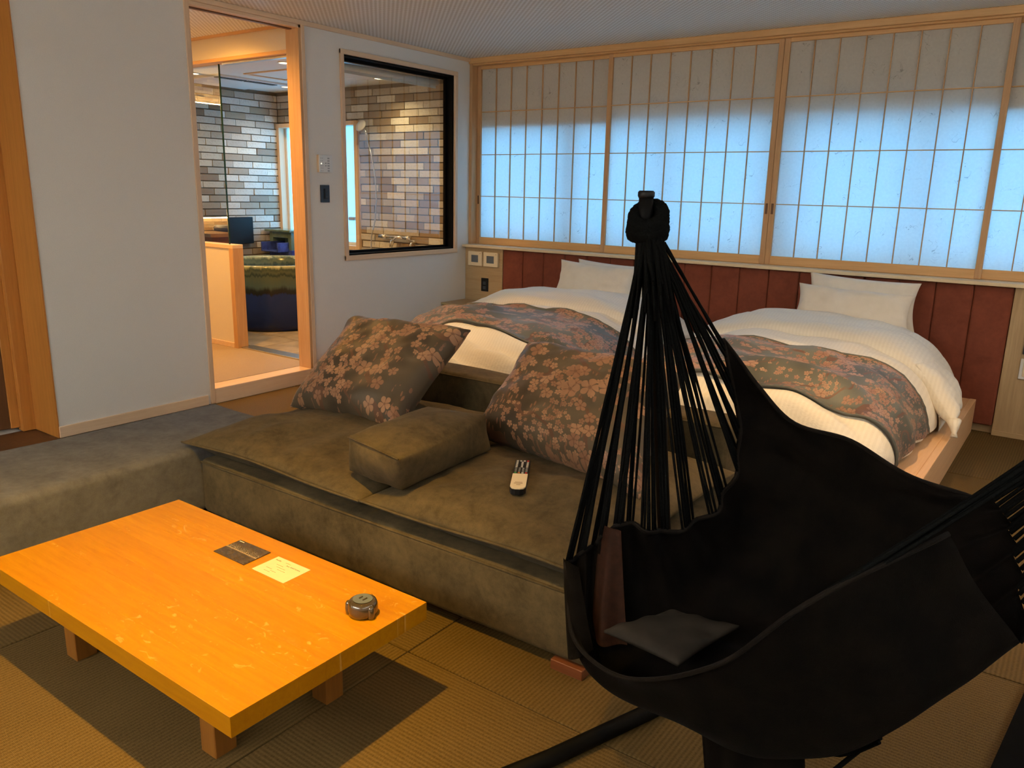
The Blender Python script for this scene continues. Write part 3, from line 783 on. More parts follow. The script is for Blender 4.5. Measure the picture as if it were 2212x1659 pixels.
for z in (.545, .585): box('socket_insert', (.205, -.112, z - .012), (.237, -.1095, z + .015), 'dark_grey', so, bev=.001)
ms = root('wall_switch', (4.19, -.105, .42), 'white switch plate on the right side board at picture edge', 'switch')
box('cover_plate', (4.148, -.112, .358), (4.225, -.10, .478), 'white_plastic', ms, bev=.003); box('rocker', (4.165, -.118, .375), (4.208, -.112, .46), 'cream_plastic', ms, bev=.002)
bm_ = root('bedside_panel', (4.22, -.11, .60), 'dark bedside control panel above the white switch plate', 'control panel')
box('panel_body', (4.150, -.12, .505), (4.27, -.10, .66), 'dark_grey', bm_, bev=.003); box('panel_display', (4.16, -.1215, .52), (4.255, -.12, .645), 'black_plastic', bm_, bev=0)

# wall remotes between doorway and inner window
rp = root('wall_remote_panel', (.012, -1.645, 1.51), 'white wall control panel with six rows of small buttons above the black switch', 'control panel')
box('housing', (.0, -1.708, 1.452), (.020, -1.590, 1.568), 'casing_z', rp, bev=.001)
box('face', (.018, -1.706, 1.451), (.024, -1.588, 1.569), 'white_plastic', rp, bev=.002)
rnd = random.Random(3)
for k in range(6):
    z = 1.546 - k * .0165
    box('button', (.0238, -1.634, z - .004), (.0248, -1.616, z + .004), 'grey_plastic', rp, bev=0)
    for y in (-1.69, -1.676): box('print_mark', (.0238, y - .003, z - .003), (.0243, y + .002, z + .003), 'grey_plastic', rp, bev=0)
    if k in (2, 3): box('print_mark', (.0238, -1.655, z - .004), (.0243, -1.643, z + .004), 'grey_plastic', rp, bev=0)
box('signal_light', (.0238, -1.691, 1.508), (.025, -1.686, 1.513), 'lamp', rp, bev=0)
bs = root('wall_light_switch', (.006, -1.648, 1.31), 'black wall switch plate with grey rockers under the white panel', 'switch')
box('cover_plate', (.0, -1.688, 1.250), (.010, -1.609, 1.368), 'dark_grey', bs, bev=.002)
box('rocker_frame', (.009, -1.662, 1.276), (.016, -1.630, 1.344), 'black_plastic', bs, bev=.001)
for k in range(3): box('rocker', (.0155, -1.654, 1.279 + k * .022), (.0185, -1.632, 1.298 + k * .022), 'dark_grey', bs, bev=.001)

# ------------------------------------------------------------------ beds
pf = root('bed_platform', (2.0, -1.2, 0), 'low wooden bed platform running under both beds', 'bed platform')
box('deck', (.62, -2.30, .170), (3.925, -.105, .2), 'platform', pf, bev=.002)
box('edge_board', (3.925, -2.30, .0), (3.958, -.105, .2015), 'platform', pf, bev=.002)
box('front_board', (.62, -2.33, .0), (3.958, -2.30, .2015), 'cypress_x', pf, bev=.002)
box('edge_board', (.60, -2.30, .0), (.62, -.105, .203), 'platform', pf, bev=.002)

def bed(cx, hw, seed, where):
    b = root('bed', (cx, -1.15, .203), 'white made-up bed under a loose duvet, ' + where, 'bed', 'pair of beds on the wooden platform')
    box('mattress', (cx - .60, -1.93, .2035), (cx + .60, -.115, .43), 'pillow', b, bev=.05, seg=3, smooth=True)
    def top_z(X, Y):
        return .235 + .355 * max(0, 1 - abs(X) ** 3.4) ** (1 / 2.0) * max(0, 1 - max(0, Y) ** 5) ** (1 / 2.2)
    def fn(u, v):
        a = -PI / 2 + PI * u; X = math.copysign(abs(math.sin(a)) ** .8, a)
        y = -.42 - 1.80 * math.sin(v * PI / 2) ** .9
        Y = (-.42 - y) / 1.80
        z = top_z(X, Y)
        x = cx + X * hw * (1 - .09 * max(0, Y) ** 4)
        k = (1 - abs(X) ** 6)
        p = (x, y * 1.6, z)
        z += (nz(p, 1.8, seed) * .034 + nz(p, 5, seed) * .020) * k
        z += .010 * math.sin(x * 9 + y * 5 + 4 * nz((x, y, 0), 1.7, seed + 4)) * k
        x += nz((x, y * 2, z), 4, seed + 2) * .03
        # folds running around the foot
        z += .024 * math.sin(y * 26 + x * 2 + 10 * nz((x, y, 0), 1.3, seed)) * max(0, Y - .40) * k * 2
        z += (abs(nz((x * 1.2, y * 3.2, 0), 2.2, seed + 9)) - .15) * .045 * k * (.35 + Y)
        return (x, y, max(z, .212))
    bm = bmesh.new(); grid(bm, 110, 120, fn); bm.normal_update()
    dv = link('duvet', bm, 'linen', b, smooth=True)
    # folded-back head end of the duvet, a soft roll across the bed
    def fn2(u, v):
        a = -PI / 2 + PI * u; X = math.copysign(abs(math.sin(a)) ** .85, a)
        x = cx + X * (hw + .02)
        base = .225 + .36 * max(0, 1 - abs(X) ** 3.4) ** .5
        th = .098 * (1 - .35 * abs(X) ** 3) + .015 * nz((x, 0, 0), 3, seed)
        yc = -.62 - .05 * math.sin(X * 2 + seed) - .10 * abs(X) ** 2
        ang = 2 * PI * v
        y = yc + .30 * math.cos(ang) + .012 * nz((x, ang, 1), 3, seed)
        ry = math.sin(ang)
        z = base + th * math.copysign(abs(ry) ** .75, ry) + .01 * nz((x * 2, ang * 1.3, 0), 3, seed)
        # creases
        z += (.008 * math.sin(y * 34 + x * 3 + 5 * nz((x, y, 0), 2.5, seed)) + .02 * (abs(nz((x, y * 4, 0), 3, seed)) - .2)) * max(0, ry)
        return (x, y, max(z, .21))
    bm = bmesh.new(); vs = grid(bm, 56, 40, fn2); bmesh.ops.remove_doubles(bm, verts=bm.verts, dist=.0008); bm.normal_update()
    link('duvet_fold', bm, 'linen', b, smooth=True)
    # runner lying over the duvet
    r = root('bed_runner', (cx, -1.6, .58), 'grey-green blossom brocade runner across ' + where.replace('the one ', 'the bed '), 'bed runner', 'blossom runners on the beds')
    hwr = hw + .012
    def fn3(side):
        def f(u, v):
            a = (-PI / 2 + PI * u); X = math.copysign(abs(math.sin(a)) ** .8, a)
            y = (-1.27 if cx > 2 else -1.20) - (.68 if cx > 2 else .62) * v + .015 * math.sin(X * 3 + seed)
            q = (max(0, (-.42 - y) / 1.80)); vv = (2 / PI) * math.asin(min(1, q ** (1 / .9)))
            p = fn(u, vv)
            n_ = Vector((X * .8, 0, .7)).normalized()
            rr = side * .007
            e = .006 * math.sin(v * 9 + X * 4)
            return (p[0] + n_.x * (rr + .004), y, max(.207 + rr, p[2] + .012 + n_.z * rr + e))
        return f
    bm = bmesh.new()
    A = grid(bm, 60, 14, fn3(1), uv=lambda u, v: (u * 2.1 + seed, v * .68)); B = grid(bm, 60, 14, fn3(-1), uv=lambda u, v: (u * 2.1 + seed, v * .68))
    for k in range(59):
        bm.faces.new((A[k][0], A[k + 1][0], B[k + 1][0], B[k][0])); bm.faces.new((A[k + 1][13], A[k][13], B[k][13], B[k + 1][13]))
    rcl = link('cloth', bm, 'runner', r, smooth=True)
    bm = bmesh.new()
    pts = [Vector(fn3(1)(i / 59, 1)) + Vector((0, -.004, 0)) for i in range(60)]; tube(bm, pts, .0055, 6, wob=.25)
    pts = [Vector(fn3(1)(i / 59, 0)) + Vector((0, .004, 0)) for i in range(60)]; tube(bm, pts, .0055, 6, wob=.25)
    link('piping', bm, 'runner', rcl, smooth=True)
    return b
bed(1.45, .86, 8.3, 'the one beside the bathroom wall')
bed(3.125, .750, 5.1, 'the one on the right')
# tied corner of the right duvet
kn = root('duvet_corner', (3.93, -.8, .22), 'bunched white duvet corner hanging over the platform edge of the right bed', 'duvet corner')
bm = bmesh.new(); pillow(bm, (3.70, -.47, .53), (3.74, -.99, .53), (3.972, -1.17, .285), (3.945, -.74, .27), .13, n=30, pinch=.10, seed=3.3, wr=.010, px=2.6)
bmesh.ops.remove_doubles(bm, verts=bm.verts, dist=.0005); bmesh.ops.recalc_face_normals(bm, faces=bm.faces); link('cloth', bm, 'linen', kn, smooth=True)
bm = bmesh.new(); tube(bm, [(3.965, -1.14, .30), (3.975, -1.165, .27), (3.978, -1.178, .25), (3.98, -1.185, .228)], [.034, .020, .011, .018], 12); link('knot', bm, 'linen', kn, smooth=True)

def pil(x0, x1, y, z0, z1, lean, th, label, seed):
    o = root('pillow', ((x0 + x1) / 2, y, z0), label, 'pillow', 'white pillows against the headboard')
    bm = bmesh.new()
    y1 = y + lean
    pillow(bm, (x0, y, z0), (x1, y, z0), (x1 - .01, y1, z1 - .01), (x0 + .01, y1, z1 + .012), th, pinch=.085, seed=seed, wr=.011, uvs=(.7, .4), px=2.6)
    bmesh.ops.remove_doubles(bm, verts=bm.verts, dist=.0005); bmesh.ops.recalc_face_normals(bm, faces=bm.faces)
    link('case', bm, 'pillow', o, smooth=True)
pil(1.20, 1.86, -.26, .56, .850, .05, .12, 'white pillow standing behind the front pillow on the bed beside the bathroom wall', 2.1)
pil(1.12, 1.80, -.43, .58, .846, .10, .14, 'white front pillow on the bed beside the bathroom wall, half hidden by ropes', 3.3)
pil(2.93, 3.60, -.25, .57, .880, .05, .12, 'white pillow standing behind the front pillow on the right bed', 4.7)
pil(2.905, 3.60, -.43, .58, .818, .10, .14, 'white front pillow leaning on the right bed', 6.2)

# ------------------------------------------------------------------ sofa, bench, cushions
sf = root('sofa', (2.49, -3.1, 0), 'low taupe suede sofa with loose seat cushions behind the table', 'sofa')
def softbox(name, p0, p1, mt, parent, bev=.03, seed=0, amp=.004, cuts=(24, 14, 4)):
    bm = bmesh.new(); bmbox(bm, p0, p1, bev, 4)
    bmesh.ops.subdivide_edges(bm, edges=[e for e in bm.edges if e.calc_length() > .25], cuts=10, use_grid_fill=True)
    for v in bm.verts:
        k = nz(v.co, 3, seed) * amp * 2 + nz(v.co, 9, seed) * amp
        v.co += Vector((k * .4, k * .6, k * .8))
    bm.normal_update()
    return link(name, bm, mt, parent, smooth=True)
softbox('base', (1.56, -3.725, .032), (3.415, -2.64, .262), 'sofa', sf, .022, 1)
softbox('backrest', (1.56, -2.645, .032), (3.375, -2.46, .505), 'sofa', sf, .022, 2, .002)
box('plinth', (1.62, -3.66, 0.0), (3.30, -2.5, .034), 'black_board', sf, bev=0)
for x0, y0 in ((1.60, -3.72), (3.30, -3.735), (1.60, -2.60), (3.28, -2.60)):
    box('leg', (x0, y0, 0), (x0 + .108, y0 + .09, .032), 'sofa_leg', sf, bev=.002)
bm = bmesh.new(); tube(bm, [(1.57, -3.722, .252), (3.40, -3.722, .250)], .005, 8); link('piping', bm, 'sofa', sf, smooth=True)
bm = bmesh.new(); tube(bm, [(1.57, -2.643, .492), (3.365, -2.643, .492)], .004, 8); link('piping', bm, 'sofa', sf, smooth=True)
def seat(x0, x1, seed, top_=.39, ext=0):
    o = root('seat_cushion', ((x0 + x1) / 2, -3.2, .27), 'taupe loose-filled seat cushion on the sofa, ' + ('holding the left floral cushion' if seed < 2 else 'with the remote control on it'), 'seat cushion', 'loose seat cushions of the sofa')
    bm = bmesh.new(); n = 44
    def prof(a): return max(0, 1 - abs(a) ** 4.6) ** .55
    y0, y1 = -3.750, -2.665
    for side in (1, -1):
        vs = []
        for i in range(n + 1):
            row = []
            for j in range(n + 1):
                a = 2 * i / n - 1; b = 2 * j / n - 1
                # dense sampling near borders
                a = math.copysign(1 - (1 - abs(a)) ** 1.5, a); b = math.copysign(1 - (1 - abs(b)) ** 1.5, b)
                pin = .022
                x = (x0 + x1) / 2 + (x1 - x0) / 2 * a * (1 - pin * (1 - b * b)); y = (y0 + y1) / 2 + (y1 - y0) / 2 * b * (1 - pin * (1 - a * a))
                h = max(0, 1 - abs(a) ** 3.4) ** .6 * prof(b)
                seam = .334 + .006 * math.sin(x * 7 + seed)
                if side > 0:
                    z = seam + (top_ - seam) * h
                    z += (nz((x, y, 0), 2.4, seed) * .040 + nz((x, y, 0), 6, seed) * .022 + nz((x * 1.4, y, 0), 14, seed) * .008) * h
                    # creases pulled towards the front seam
                    z -= .012 * max(0, -b - .3) * math.sin(x * 23 + 5 * nz((x, y, 0), 3, seed)) * h
                else:
                    dd = min((1 - abs(a)) * (x1 - x0) / 2, (1 - abs(b)) * (y1 - y0) / 2) / .085
                    z = seam - (seam - .266) * min(1, max(0, dd)) ** 1.2
                row.append(bm.verts.new((x, y, z)))
            vs.append(row)
        for i in range(n):
            for j in range(n):
                q = [vs[i][j], vs[i + 1][j], vs[i + 1][j + 1], vs[i][j + 1]]
                if side < 0: q.reverse()
                bm.faces.new(q)
    bmesh.ops.remove_doubles(bm, verts=bm.verts, dist=.0006); bm.normal_update()
    cv = link('cover', bm, 'sofa', o, smooth=True)
    bm = bmesh.new(); pts = [((x0 + x1) / 2 + (x1 - x0) / 2 * (2 * k / 40 - 1), y0 + (y1 - y0) / 2 * .022 * (1 - (2 * k / 40 - 1) ** 2) - .003, .334 + .006 * math.sin(((x0 + x1) / 2 + (x1 - x0) / 2 * (2 * k / 40 - 1)) * 7 + seed)) for k in range(41)]
    tube(bm, pts, .0045, 6); link('piping', bm, 'sofa', cv, smooth=True)
seat(1.490, 2.530, 1.0, .405); seat(2.530, 3.43, 4.0, .408)

bn = root('bench', (1.27, -4.4, 0), 'long low taupe bench along the left of the table', 'bench')
def bench_mesh():
    bm = bmesh.new(); bmbox(bm, (.975, -5.75, .03), (1.555, -3.25, .305), .03, 4)
    bmesh.ops.subdivide_edges(bm, edges=[e for e in bm.edges if e.calc_length() > .25], cuts=12, use_grid_fill=True)
    for v in bm.verts:
        k = nz(v.co, 2.6, 6) * .008; v.co.z += k if v.co.z > .2 else 0; v.co.x += nz(v.co, 6, 1) * .003
    bm.normal_update(); return bm
link('seat', bench_mesh(), 'bench', bn, smooth=True)
box('plinth', (1.02, -5.7, 0), (1.50, -3.30, .035), 'black_board', bn, bev=0)

def cushion(P, th, label, seed, mt='cushion1'):
    c = (Vector(P[0]) + Vector(P[1]) + Vector(P[2]) + Vector(P[3])) / 4
    o = root('floral_cushion', (c.x, c.y, min(p[2] for p in P)), label, 'cushion', 'blossom brocade cushions on the sofa')
    bm = bmesh.new(); pillow(bm, *P, th, n=48, pinch=.10, seed=seed, wr=.009, uvs=(.72, .58), base=.55, px=3.4)
    bmesh.ops.remove_doubles(bm, verts=bm.verts, dist=.0005); bmesh.ops.recalc_face_normals(bm, faces=bm.faces)
    link('cover', bm, mt, o, smooth=True)
    return o
cushion([(1.555, -3.25, .385), (2.21, -3.24, .385), (2.19, -2.74, .745), (1.44, -2.74, .715)], .20, 'brown blossom brocade cushion leaning at the left end of the sofa', 2.2)
cushion([(2.47, -3.07, .392), (3.33, -3.27, .388), (3.27, -2.80, .735), (2.43, -2.62, .70)], .21, 'brown blossom brocade cushion behind the remote control and the hammock ropes', 5.4)
# small box cushion
bo = root('box_cushion', (2.53, -3.48, .40), 'plain taupe box-shaped cushion lying between the two floral cushions', 'cushion')
bm = bmesh.new(); n = 16
c8 = [Vector(p) for p in [(2.402, -3.685, .392), (2.690, -3.715, .392), (2.660, -3.18, .395), (2.40, -3.22, .395), (2.440, -3.725, .540), (2.730, -3.765, .528), (2.660, -3.21, .545), (2.410, -3.27, .548)]]
r_ = bmesh.ops.create_cube(bm, size=2)
bmesh.ops.subdivide_edges(bm, edges=bm.edges[:], cuts=n, use_grid_fill=True)
for v in bm.verts:
    a, b, c = v.co
    u, vv, ww = (a + 1) / 2, (b + 1) / 2, (c + 1) / 2
    p = ((c8[0] * (1 - u) + c8[1] * u) * (1 - vv) + (c8[3] * (1 - u) + c8[2] * u) * vv) * (1 - ww) + ((c8[4] * (1 - u) + c8[5] * u) * (1 - vv) + (c8[7] * (1 - u) + c8[6] * u) * vv) * ww
    cen = sum(c8, Vector()) / 8
    d = (p - cen)
    e = (1 - a * a) * (1 - b * b) * (1 - abs(c)) ; 
    bul = 0
    if abs(c) > .999: bul = .028 * (1 - a * a) * (1 - b * b); p.z += bul * (1 if c > 0 else -.1)
    elif abs(b) > .999: p.y += math.copysign(.020 * (1 - a * a) * (1 - c * c), b); 
    elif abs(a) > .999: p.x += math.copysign(.020 * (1 - b * b) * (1 - c * c), a)
    # soften corners
    m_ = sorted((abs(a), abs(b), abs(c)))
    k = max(0, m_[1] - .86) / .14
    p -= d.normalized() * .012 * k
    p += d.normalized() * (nz(p, 9, 2) * .008 + nz(p, 20, 1) * .004)
    v.co = p
bm.normal_update(); link('cover', bm, 'sofa', bo, smooth=True)
bm = bmesh.new(); tube(bm, [c8[4] + Vector((.008, .004, -.006)), (c8[4] + c8[5]) / 2 + Vector((0, -.006, .004)), c8[5] + Vector((-.01, .006, -.004))], .0035, 6); link('piping', bm, 'sofa', bo, smooth=True)

# remote control
rc = root('remote_control', (2.93, -3.39, .40), 'slim black remote control with a cream lower half on the seat cushion', 'remote control')
A0 = Vector((2.862, -3.268, 0)); B0 = Vector((3.016, -3.520, 0)); dirv = (B0 - A0).normalized(); side = Vector((-dirv.y, dirv.x, 0)); Lr = (B0 - A0).length; zr = .404
def rp_(s, t_, z): p = A0 + dirv * (s * Lr) + side * t_; return Vector((p.x, p.y, zr + z))
def slab(name, s0, s1, hw_, z0, z1, mt, parent, rnd_=False, t0=None, t1=None):
    bm = bmesh.new()
    t0 = -hw_ if t0 is None else t0; t1 = hw_ if t1 is None else t1
    pts = [(s0, t0), (s1, t0), (s1, t1), (s0, t1)]
    if rnd_: pts = [(s0, -hw_), (s1 - .07, -hw_), (s1 - .02, -hw_ * .75), (s1, -hw_ * .3), (s1, hw_ * .3), (s1 - .02, hw_ * .75), (s1 - .07, hw_), (s0, hw_)]
    lo = [bm.verts.new(rp_(s, t_, z0)) for s, t_ in pts]; hi = [bm.verts.new(rp_(s, t_, z1)) for s, t_ in pts]
    n_ = len(pts)
    for k in range(n_): bm.faces.new((lo[k], lo[(k + 1) % n_], hi[(k + 1) % n_], hi[k]))
    bm.faces.new(hi); bm.faces.new(lo[::-1])
    bmesh.ops.recalc_face_normals(bm, faces=bm.faces)
    return link(name, bm, mt, parent)
rbody = slab('body', 0, 1, .0265, .0, .018, 'black_plastic', rc, True)
rlow = slab('lower_cover', .52, .985, .0255, .0182, .0225, 'cream_plastic', rc, True)
rnd = random.Random(11)
for r2 in range(9):
    cols = 4 if r2 in (0, 5, 6, 7, 8) else 3
    for c2 in range(cols):
        s = .045 + r2 * .052; t_ = (-.0185 + c2 * .037 / (cols - 1))
        mt = 'white_b' if r2 < 5 else 'blue_b'
        if r2 == 0 and c2 == 3: mt = 'red'
        if r2 == 8: mt = ('green_b', 'orange_b', 'white_b', 'red')[c2]
        slab('button', s - .009, s + .009, 0, .018, .0205, mt, rbody, t0=t_ - .0036, t1=t_ + .0036)
for s, a, b in ((.80, -.012, .013), (.84, -.015, .014), (.88, -.006, .008)):
    slab('print_line', s - .006, s + .004, 0, .0226, .0229, 'print_brown', rlow, t0=a, t1=b)

# ------------------------------------------------------------------ low table and what lies on it
tbx = root('low_table', (2.55, -4.372, 0), 'low orange oak table with thick slab top and square legs', 'table')
xs = [1.98, 3.122]; ys = [-4.672, -4.073]
ncut = 7; yy = ys[0]; rnd = random.Random(4)
wds = [.08, .095, .078, .09, .082, .088, .086]
for k in range(ncut):
    y1 = yy + wds[k] if k < ncut - 1 else ys[1]
    box('plank', (xs[0], yy, .250), (xs[1], y1, .300), 'table', tbx, bev=.0006)
    yy = y1
for x, y in ((2.135, -4.555), (2.81, -4.555), (2.135, -4.25), (2.86, -4.25)):
    box('leg', (x, y, 0), (x + .06, y + .06, .25), 'table_leg', tbx, bev=.002)
def cardmesh(name, P, th, mt, parent):
    bm = bmesh.new(); lay = bm.loops.layers.uv.verify()
    hi = [bm.verts.new((x, y, .3006 + th)) for x, y in P]; lo = [bm.verts.new((x, y, .3004)) for x, y in P]
    f = bm.faces.new(hi)
    for l, uv in zip(f.loops, ((0, 0), (1, 0), (1, 1), (0, 1))): l[lay].uv = uv
    for k in range(4): bm.faces.new((lo[k], lo[(k + 1) % 4], hi[(k + 1) % 4], hi[k]))
    bm.faces.new(lo[::-1]); bmesh.ops.recalc_face_normals(bm, faces=bm.faces)
    return link(name, bm, mt, parent)
pc1 = root('picture_postcard', (2.5, -4.19, .3), 'dark postcard with a night view of town lights on the table', 'postcard')
cardmesh('card', [(2.428, -4.240), (2.572, -4.240), (2.566, -4.142), (2.425, -4.144)], .0025, 'night', pc1)
for k in range(5): box('print_mark', (2.430 + k * .0045, -4.152, .3031), (2.4332 + k * .0045, -4.149, .3034), 'white_plastic', pc1, bev=0)
pc2 = root('cream_postcard', (2.675, -4.19, .3), 'cream printed card with small text lines beside the dark postcard', 'postcard')
cd2 = cardmesh('card', [(2.607, -4.239), (2.747, -4.240), (2.744, -4.142), (2.604, -4.143)], .0008, 'card', pc2)
def textline(x0, x1, y, h, parent, mt='print_brown', seed=0):
    rnd = random.Random(seed); bm = bmesh.new(); x = x0
    while x < x1:
        wd = h * rnd.uniform(.35, .8)
        bmbox(bm, (x, y - h / 2, .3014), (min(x + wd, x1), y - h / 2 + h * rnd.uniform(.5, 1), .3016)); x += wd + h * .35
    link('print_line', bm, mt, parent)
textline(2.615, 2.638, -4.159, .0055, cd2, 'print_brown', 1)
for k, (a, b, y) in enumerate([(2.655, 2.676, -4.157), (2.640, 2.668, -4.178), (2.652, 2.690, -4.188), (2.668, 2.70, -4.198), (2.63, 2.655, -4.206), (2.655, 2.68, -4.213), (2.638, 2.664, -4.221)]): textline(a, b, y, .0018, cd2, 'print_brown', k + 2)
def word(txt, x, y, z, size, mt, parent, rot=0):
    cu = bpy.data.curves.new('lettering', 'FONT'); cu.body = txt; cu.size = size; cu.extrude = .0001; cu.space_character = 1.25
    cu.materials.append(M[mt]); o = bpy.data.objects.new('lettering', cu); COL.objects.link(o); o.parent = parent
    bpy.context.view_layer.update()
    me = bpy.data.meshes.new_from_object(o.evaluated_get(bpy.context.evaluated_depsgraph_get()))
    bpy.data.objects.remove(o)
    o = bpy.data.objects.new('lettering', me); COL.objects.link(o); o.parent = parent
    o.location = Vector((x, y, z)) - wloc(parent); o.rotation_euler = (0, 0, rot)
    return o
word('bus ANSTORA', 2.672, -4.170, .3016, .0075, 'print', cd2)

gl = root('glass_paperweight', (3.035, -4.215, .3), 'small smoked glass bear-shaped ornament near the table corner', 'ornament')
gx, gy = 3.035, -4.218
bm = bmesh.new(); lathe(bm, [(.029, 0), (.036, .004), (.0385, .016), (.038, .030), (.034, .039), (.028, .0415), (.001, .042)], (gx, gy, .3004), 40)
link('body', bm, 'smoke', gl, smooth=True)
for a in (100, 350, 215):
    x = gx + .036 * math.cos(math.radians(a)); y = gy + .036 * math.sin(math.radians(a))
    bm = bmesh.new(); lathe(bm, [(.004, 0.0), (.0085, .004), (.0095, .016), (.0085, .030), (.0045, .036), (.0005, .037)], (x, y, .3004), 20); link('knob', bm, 'smoke', gl, smooth=True)
for a, L_ in ((-.006, .013), (.008, .016)):
    box('ridge', (gx + a - .0018, gy - L_ / 2, .343), (gx + a + .0018, gy + L_ / 2, .3462), 'smoke', gl, bev=.001)
bm = bmesh.new(); lathe(bm, [(.001, 0), (.024, .0), (.0255, .0012), (.001, .0012)], (gx, gy, .3424), 28); link('top_face', bm, 'lcd', gl)
# ------------------------------------------------------------------ hammock on its stand
hm = root('hammock', (3.9, -3.85, .0), 'black cloth hammock with fans of cords hanging in the foreground', 'hammock')
G = [[(3.651, -3.5, 0.992), (3.757, -3.5, 0.887), (3.86, -3.52, 0.806), (4.009, -3.56, 0.801), (4.152, -3.6, 0.753), (4.295, -3.62, 0.753)],
     [(3.737, -3.55, 0.745), (3.832, -3.52, 0.683), (3.936, -3.55, 0.654), (4.064, -3.6, 0.667), (4.201, -3.62, 0.686), (4.329, -3.66, 0.749)],
     [(3.73, -3.65, 0.596), (3.776, -3.58, 0.47), (3.904, -3.6, 0.452), (4.055, -3.65, 0.495), (4.205, -3.68, 0.589), (4.352, -3.7, 0.723)],
     [(3.654, -3.78, 0.545), (3.717, -3.72, 0.351), (3.84, -3.72, 0.33), (4.044, -3.75, 0.371), (4.224, -3.78, 0.507), (4.374, -3.78, 0.699)],
     [(3.558, -3.83, 0.56), (3.623, -3.86, 0.29), (3.813, -3.88, 0.31), (4.035, -3.92, 0.351), (4.249, -3.9, 0.471), (4.394, -3.85, 0.648)],
     [(3.499, -3.86, 0.498), (3.564, -3.97, 0.232), (3.773, -4.03, 0.225), (4.046, -4.08, 0.276), (4.251, -4.06, 0.436), (4.403, -3.93, 0.599)],
     [(3.452, -3.92, 0.452), (3.544, -4.02, 0.325), (3.743, -4.12, 0.359), (3.943, -4.18, 0.493), (4.099, -4.18, 0.681), (4.269, -4.0, 0.795)]]
G = [[Vector(p) for p in r] for r in G]
def cr(a, b, c, d, t_):
    return .5 * ((2 * b) + (c - a) * t_ + (2 * a - 5 * b + 4 * c - d) * t_ * t_ + (3 * b - a - 3 * c + d) * t_ ** 3)
def crv(P, t_):
    n = len(P) - 1; x = min(max(t_, 0), .99999) * n; i = int(x); f = x - i
    g = lambda k: P[k] if 0 <= k <= n else (P[0] * 2 - P[1] if k < 0 else P[n] * 2 - P[n - 1])
    return cr(g(i - 1), g(i), g(i + 1), g(i + 2), f)
def surf(u, v):     # u: far rim -> near rim, v: left hem -> right hem
    return crv([crv(r, v) for r in G], u)
def surff(u, v):
    p = surf(u, v)
    e = .02
    du = surf(min(1, u + e), v) - surf(max(0, u - e), v); dv = surf(u, min(1, v + e)) - surf(u, max(0, v - e))
    n_ = du.cross(dv).normalized()
    fold = .013 * math.sin(u * 58 + 3 * math.sin(v * 4)) * (1 - v) ** 2 + .010 * math.sin(u * 44 + 2 * math.sin(v * 5)) * v ** 3
    fold += nz(p, 6, 3) * .012
    return p + n_ * fold
bm = bmesh.new(); grid(bm, 110, 80, lambda a, b: surff(a, b))
ret = bmesh.ops.solidify(bm, geom=bm.faces[:], thickness=.003); bm.normal_update()
link('cloth', bm, 'cloth', hm, smooth=True)
# stitched hem at the left end and along both rims
bm = bmesh.new(); tube(bm, [surff(i / 60, 0) for i in range(61)], .006, 7); link('hem', bm, 'cloth', hm, smooth=True)
bm = bmesh.new(); tube(bm, [surff(0, i / 40) for i in range(41)], .005, 7); link('hem', bm, 'cloth', hm, smooth=True)
bm = bmesh.new(); tube(bm, [surff(1, i / 40) for i in range(41)], .005, 7); link('hem', bm, 'cloth', hm, smooth=True)
# gathered brown hem pocket standing up
def flap(name, pts_top, pts_bot, mt, parent, fold=.006, k=6, th=.004, nu=24, nv=16):
    T = [Vector(p) for p in pts_top]; B = [Vector(p) for p in pts_bot]
    def fn(u, v):
        a = crv(T, u) * (1 - v) + crv(B, u) * v
        a = a + Vector((.3, -.9, 0)) * (fold * math.sin(u * k * 2 * PI) * (.25 + v) + .006 * math.sin(PI * v))
        return a
    bm = bmesh.new(); grid(bm, nu, nv, fn); bmesh.ops.solidify(bm, geom=bm.faces[:], thickness=th); bm.normal_update()
    return link(name, bm, mt, parent, smooth=True)
flap('hem_pocket', [(3.500, -3.84, .545), (3.535, -3.865, .556), (3.575, -3.87, .558)], [(3.520, -3.90, .30), (3.565, -3.94, .28), (3.625, -3.90, .28)], 'orange_tab', hm, .005, 2)
flap('hem_pocket', [(3.425, -3.89, .455), (3.455, -3.93, .468), (3.490, -3.92, .455)], [(3.500, -3.97, .25), (3.545, -4.03, .27), (3.575, -3.98, .29)], 'cloth', hm, .006, 1.5)
flap('loose_tail', [(3.84, -3.97, .30), (3.95, -4.0, .27), (4.07, -3.97, .30)], [(3.87, -3.95, .035), (3.98, -3.99, .03), (4.10, -3.95, .04)], 'cloth', hm, .010, 3)
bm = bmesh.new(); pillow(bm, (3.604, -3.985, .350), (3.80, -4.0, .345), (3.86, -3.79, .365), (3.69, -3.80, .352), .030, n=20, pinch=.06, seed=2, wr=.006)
link('daylit_flap', bm, 'daylit_cloth', hm, smooth=True)  # paler flap added inside the hammock, daylight on the cloth put into its colour
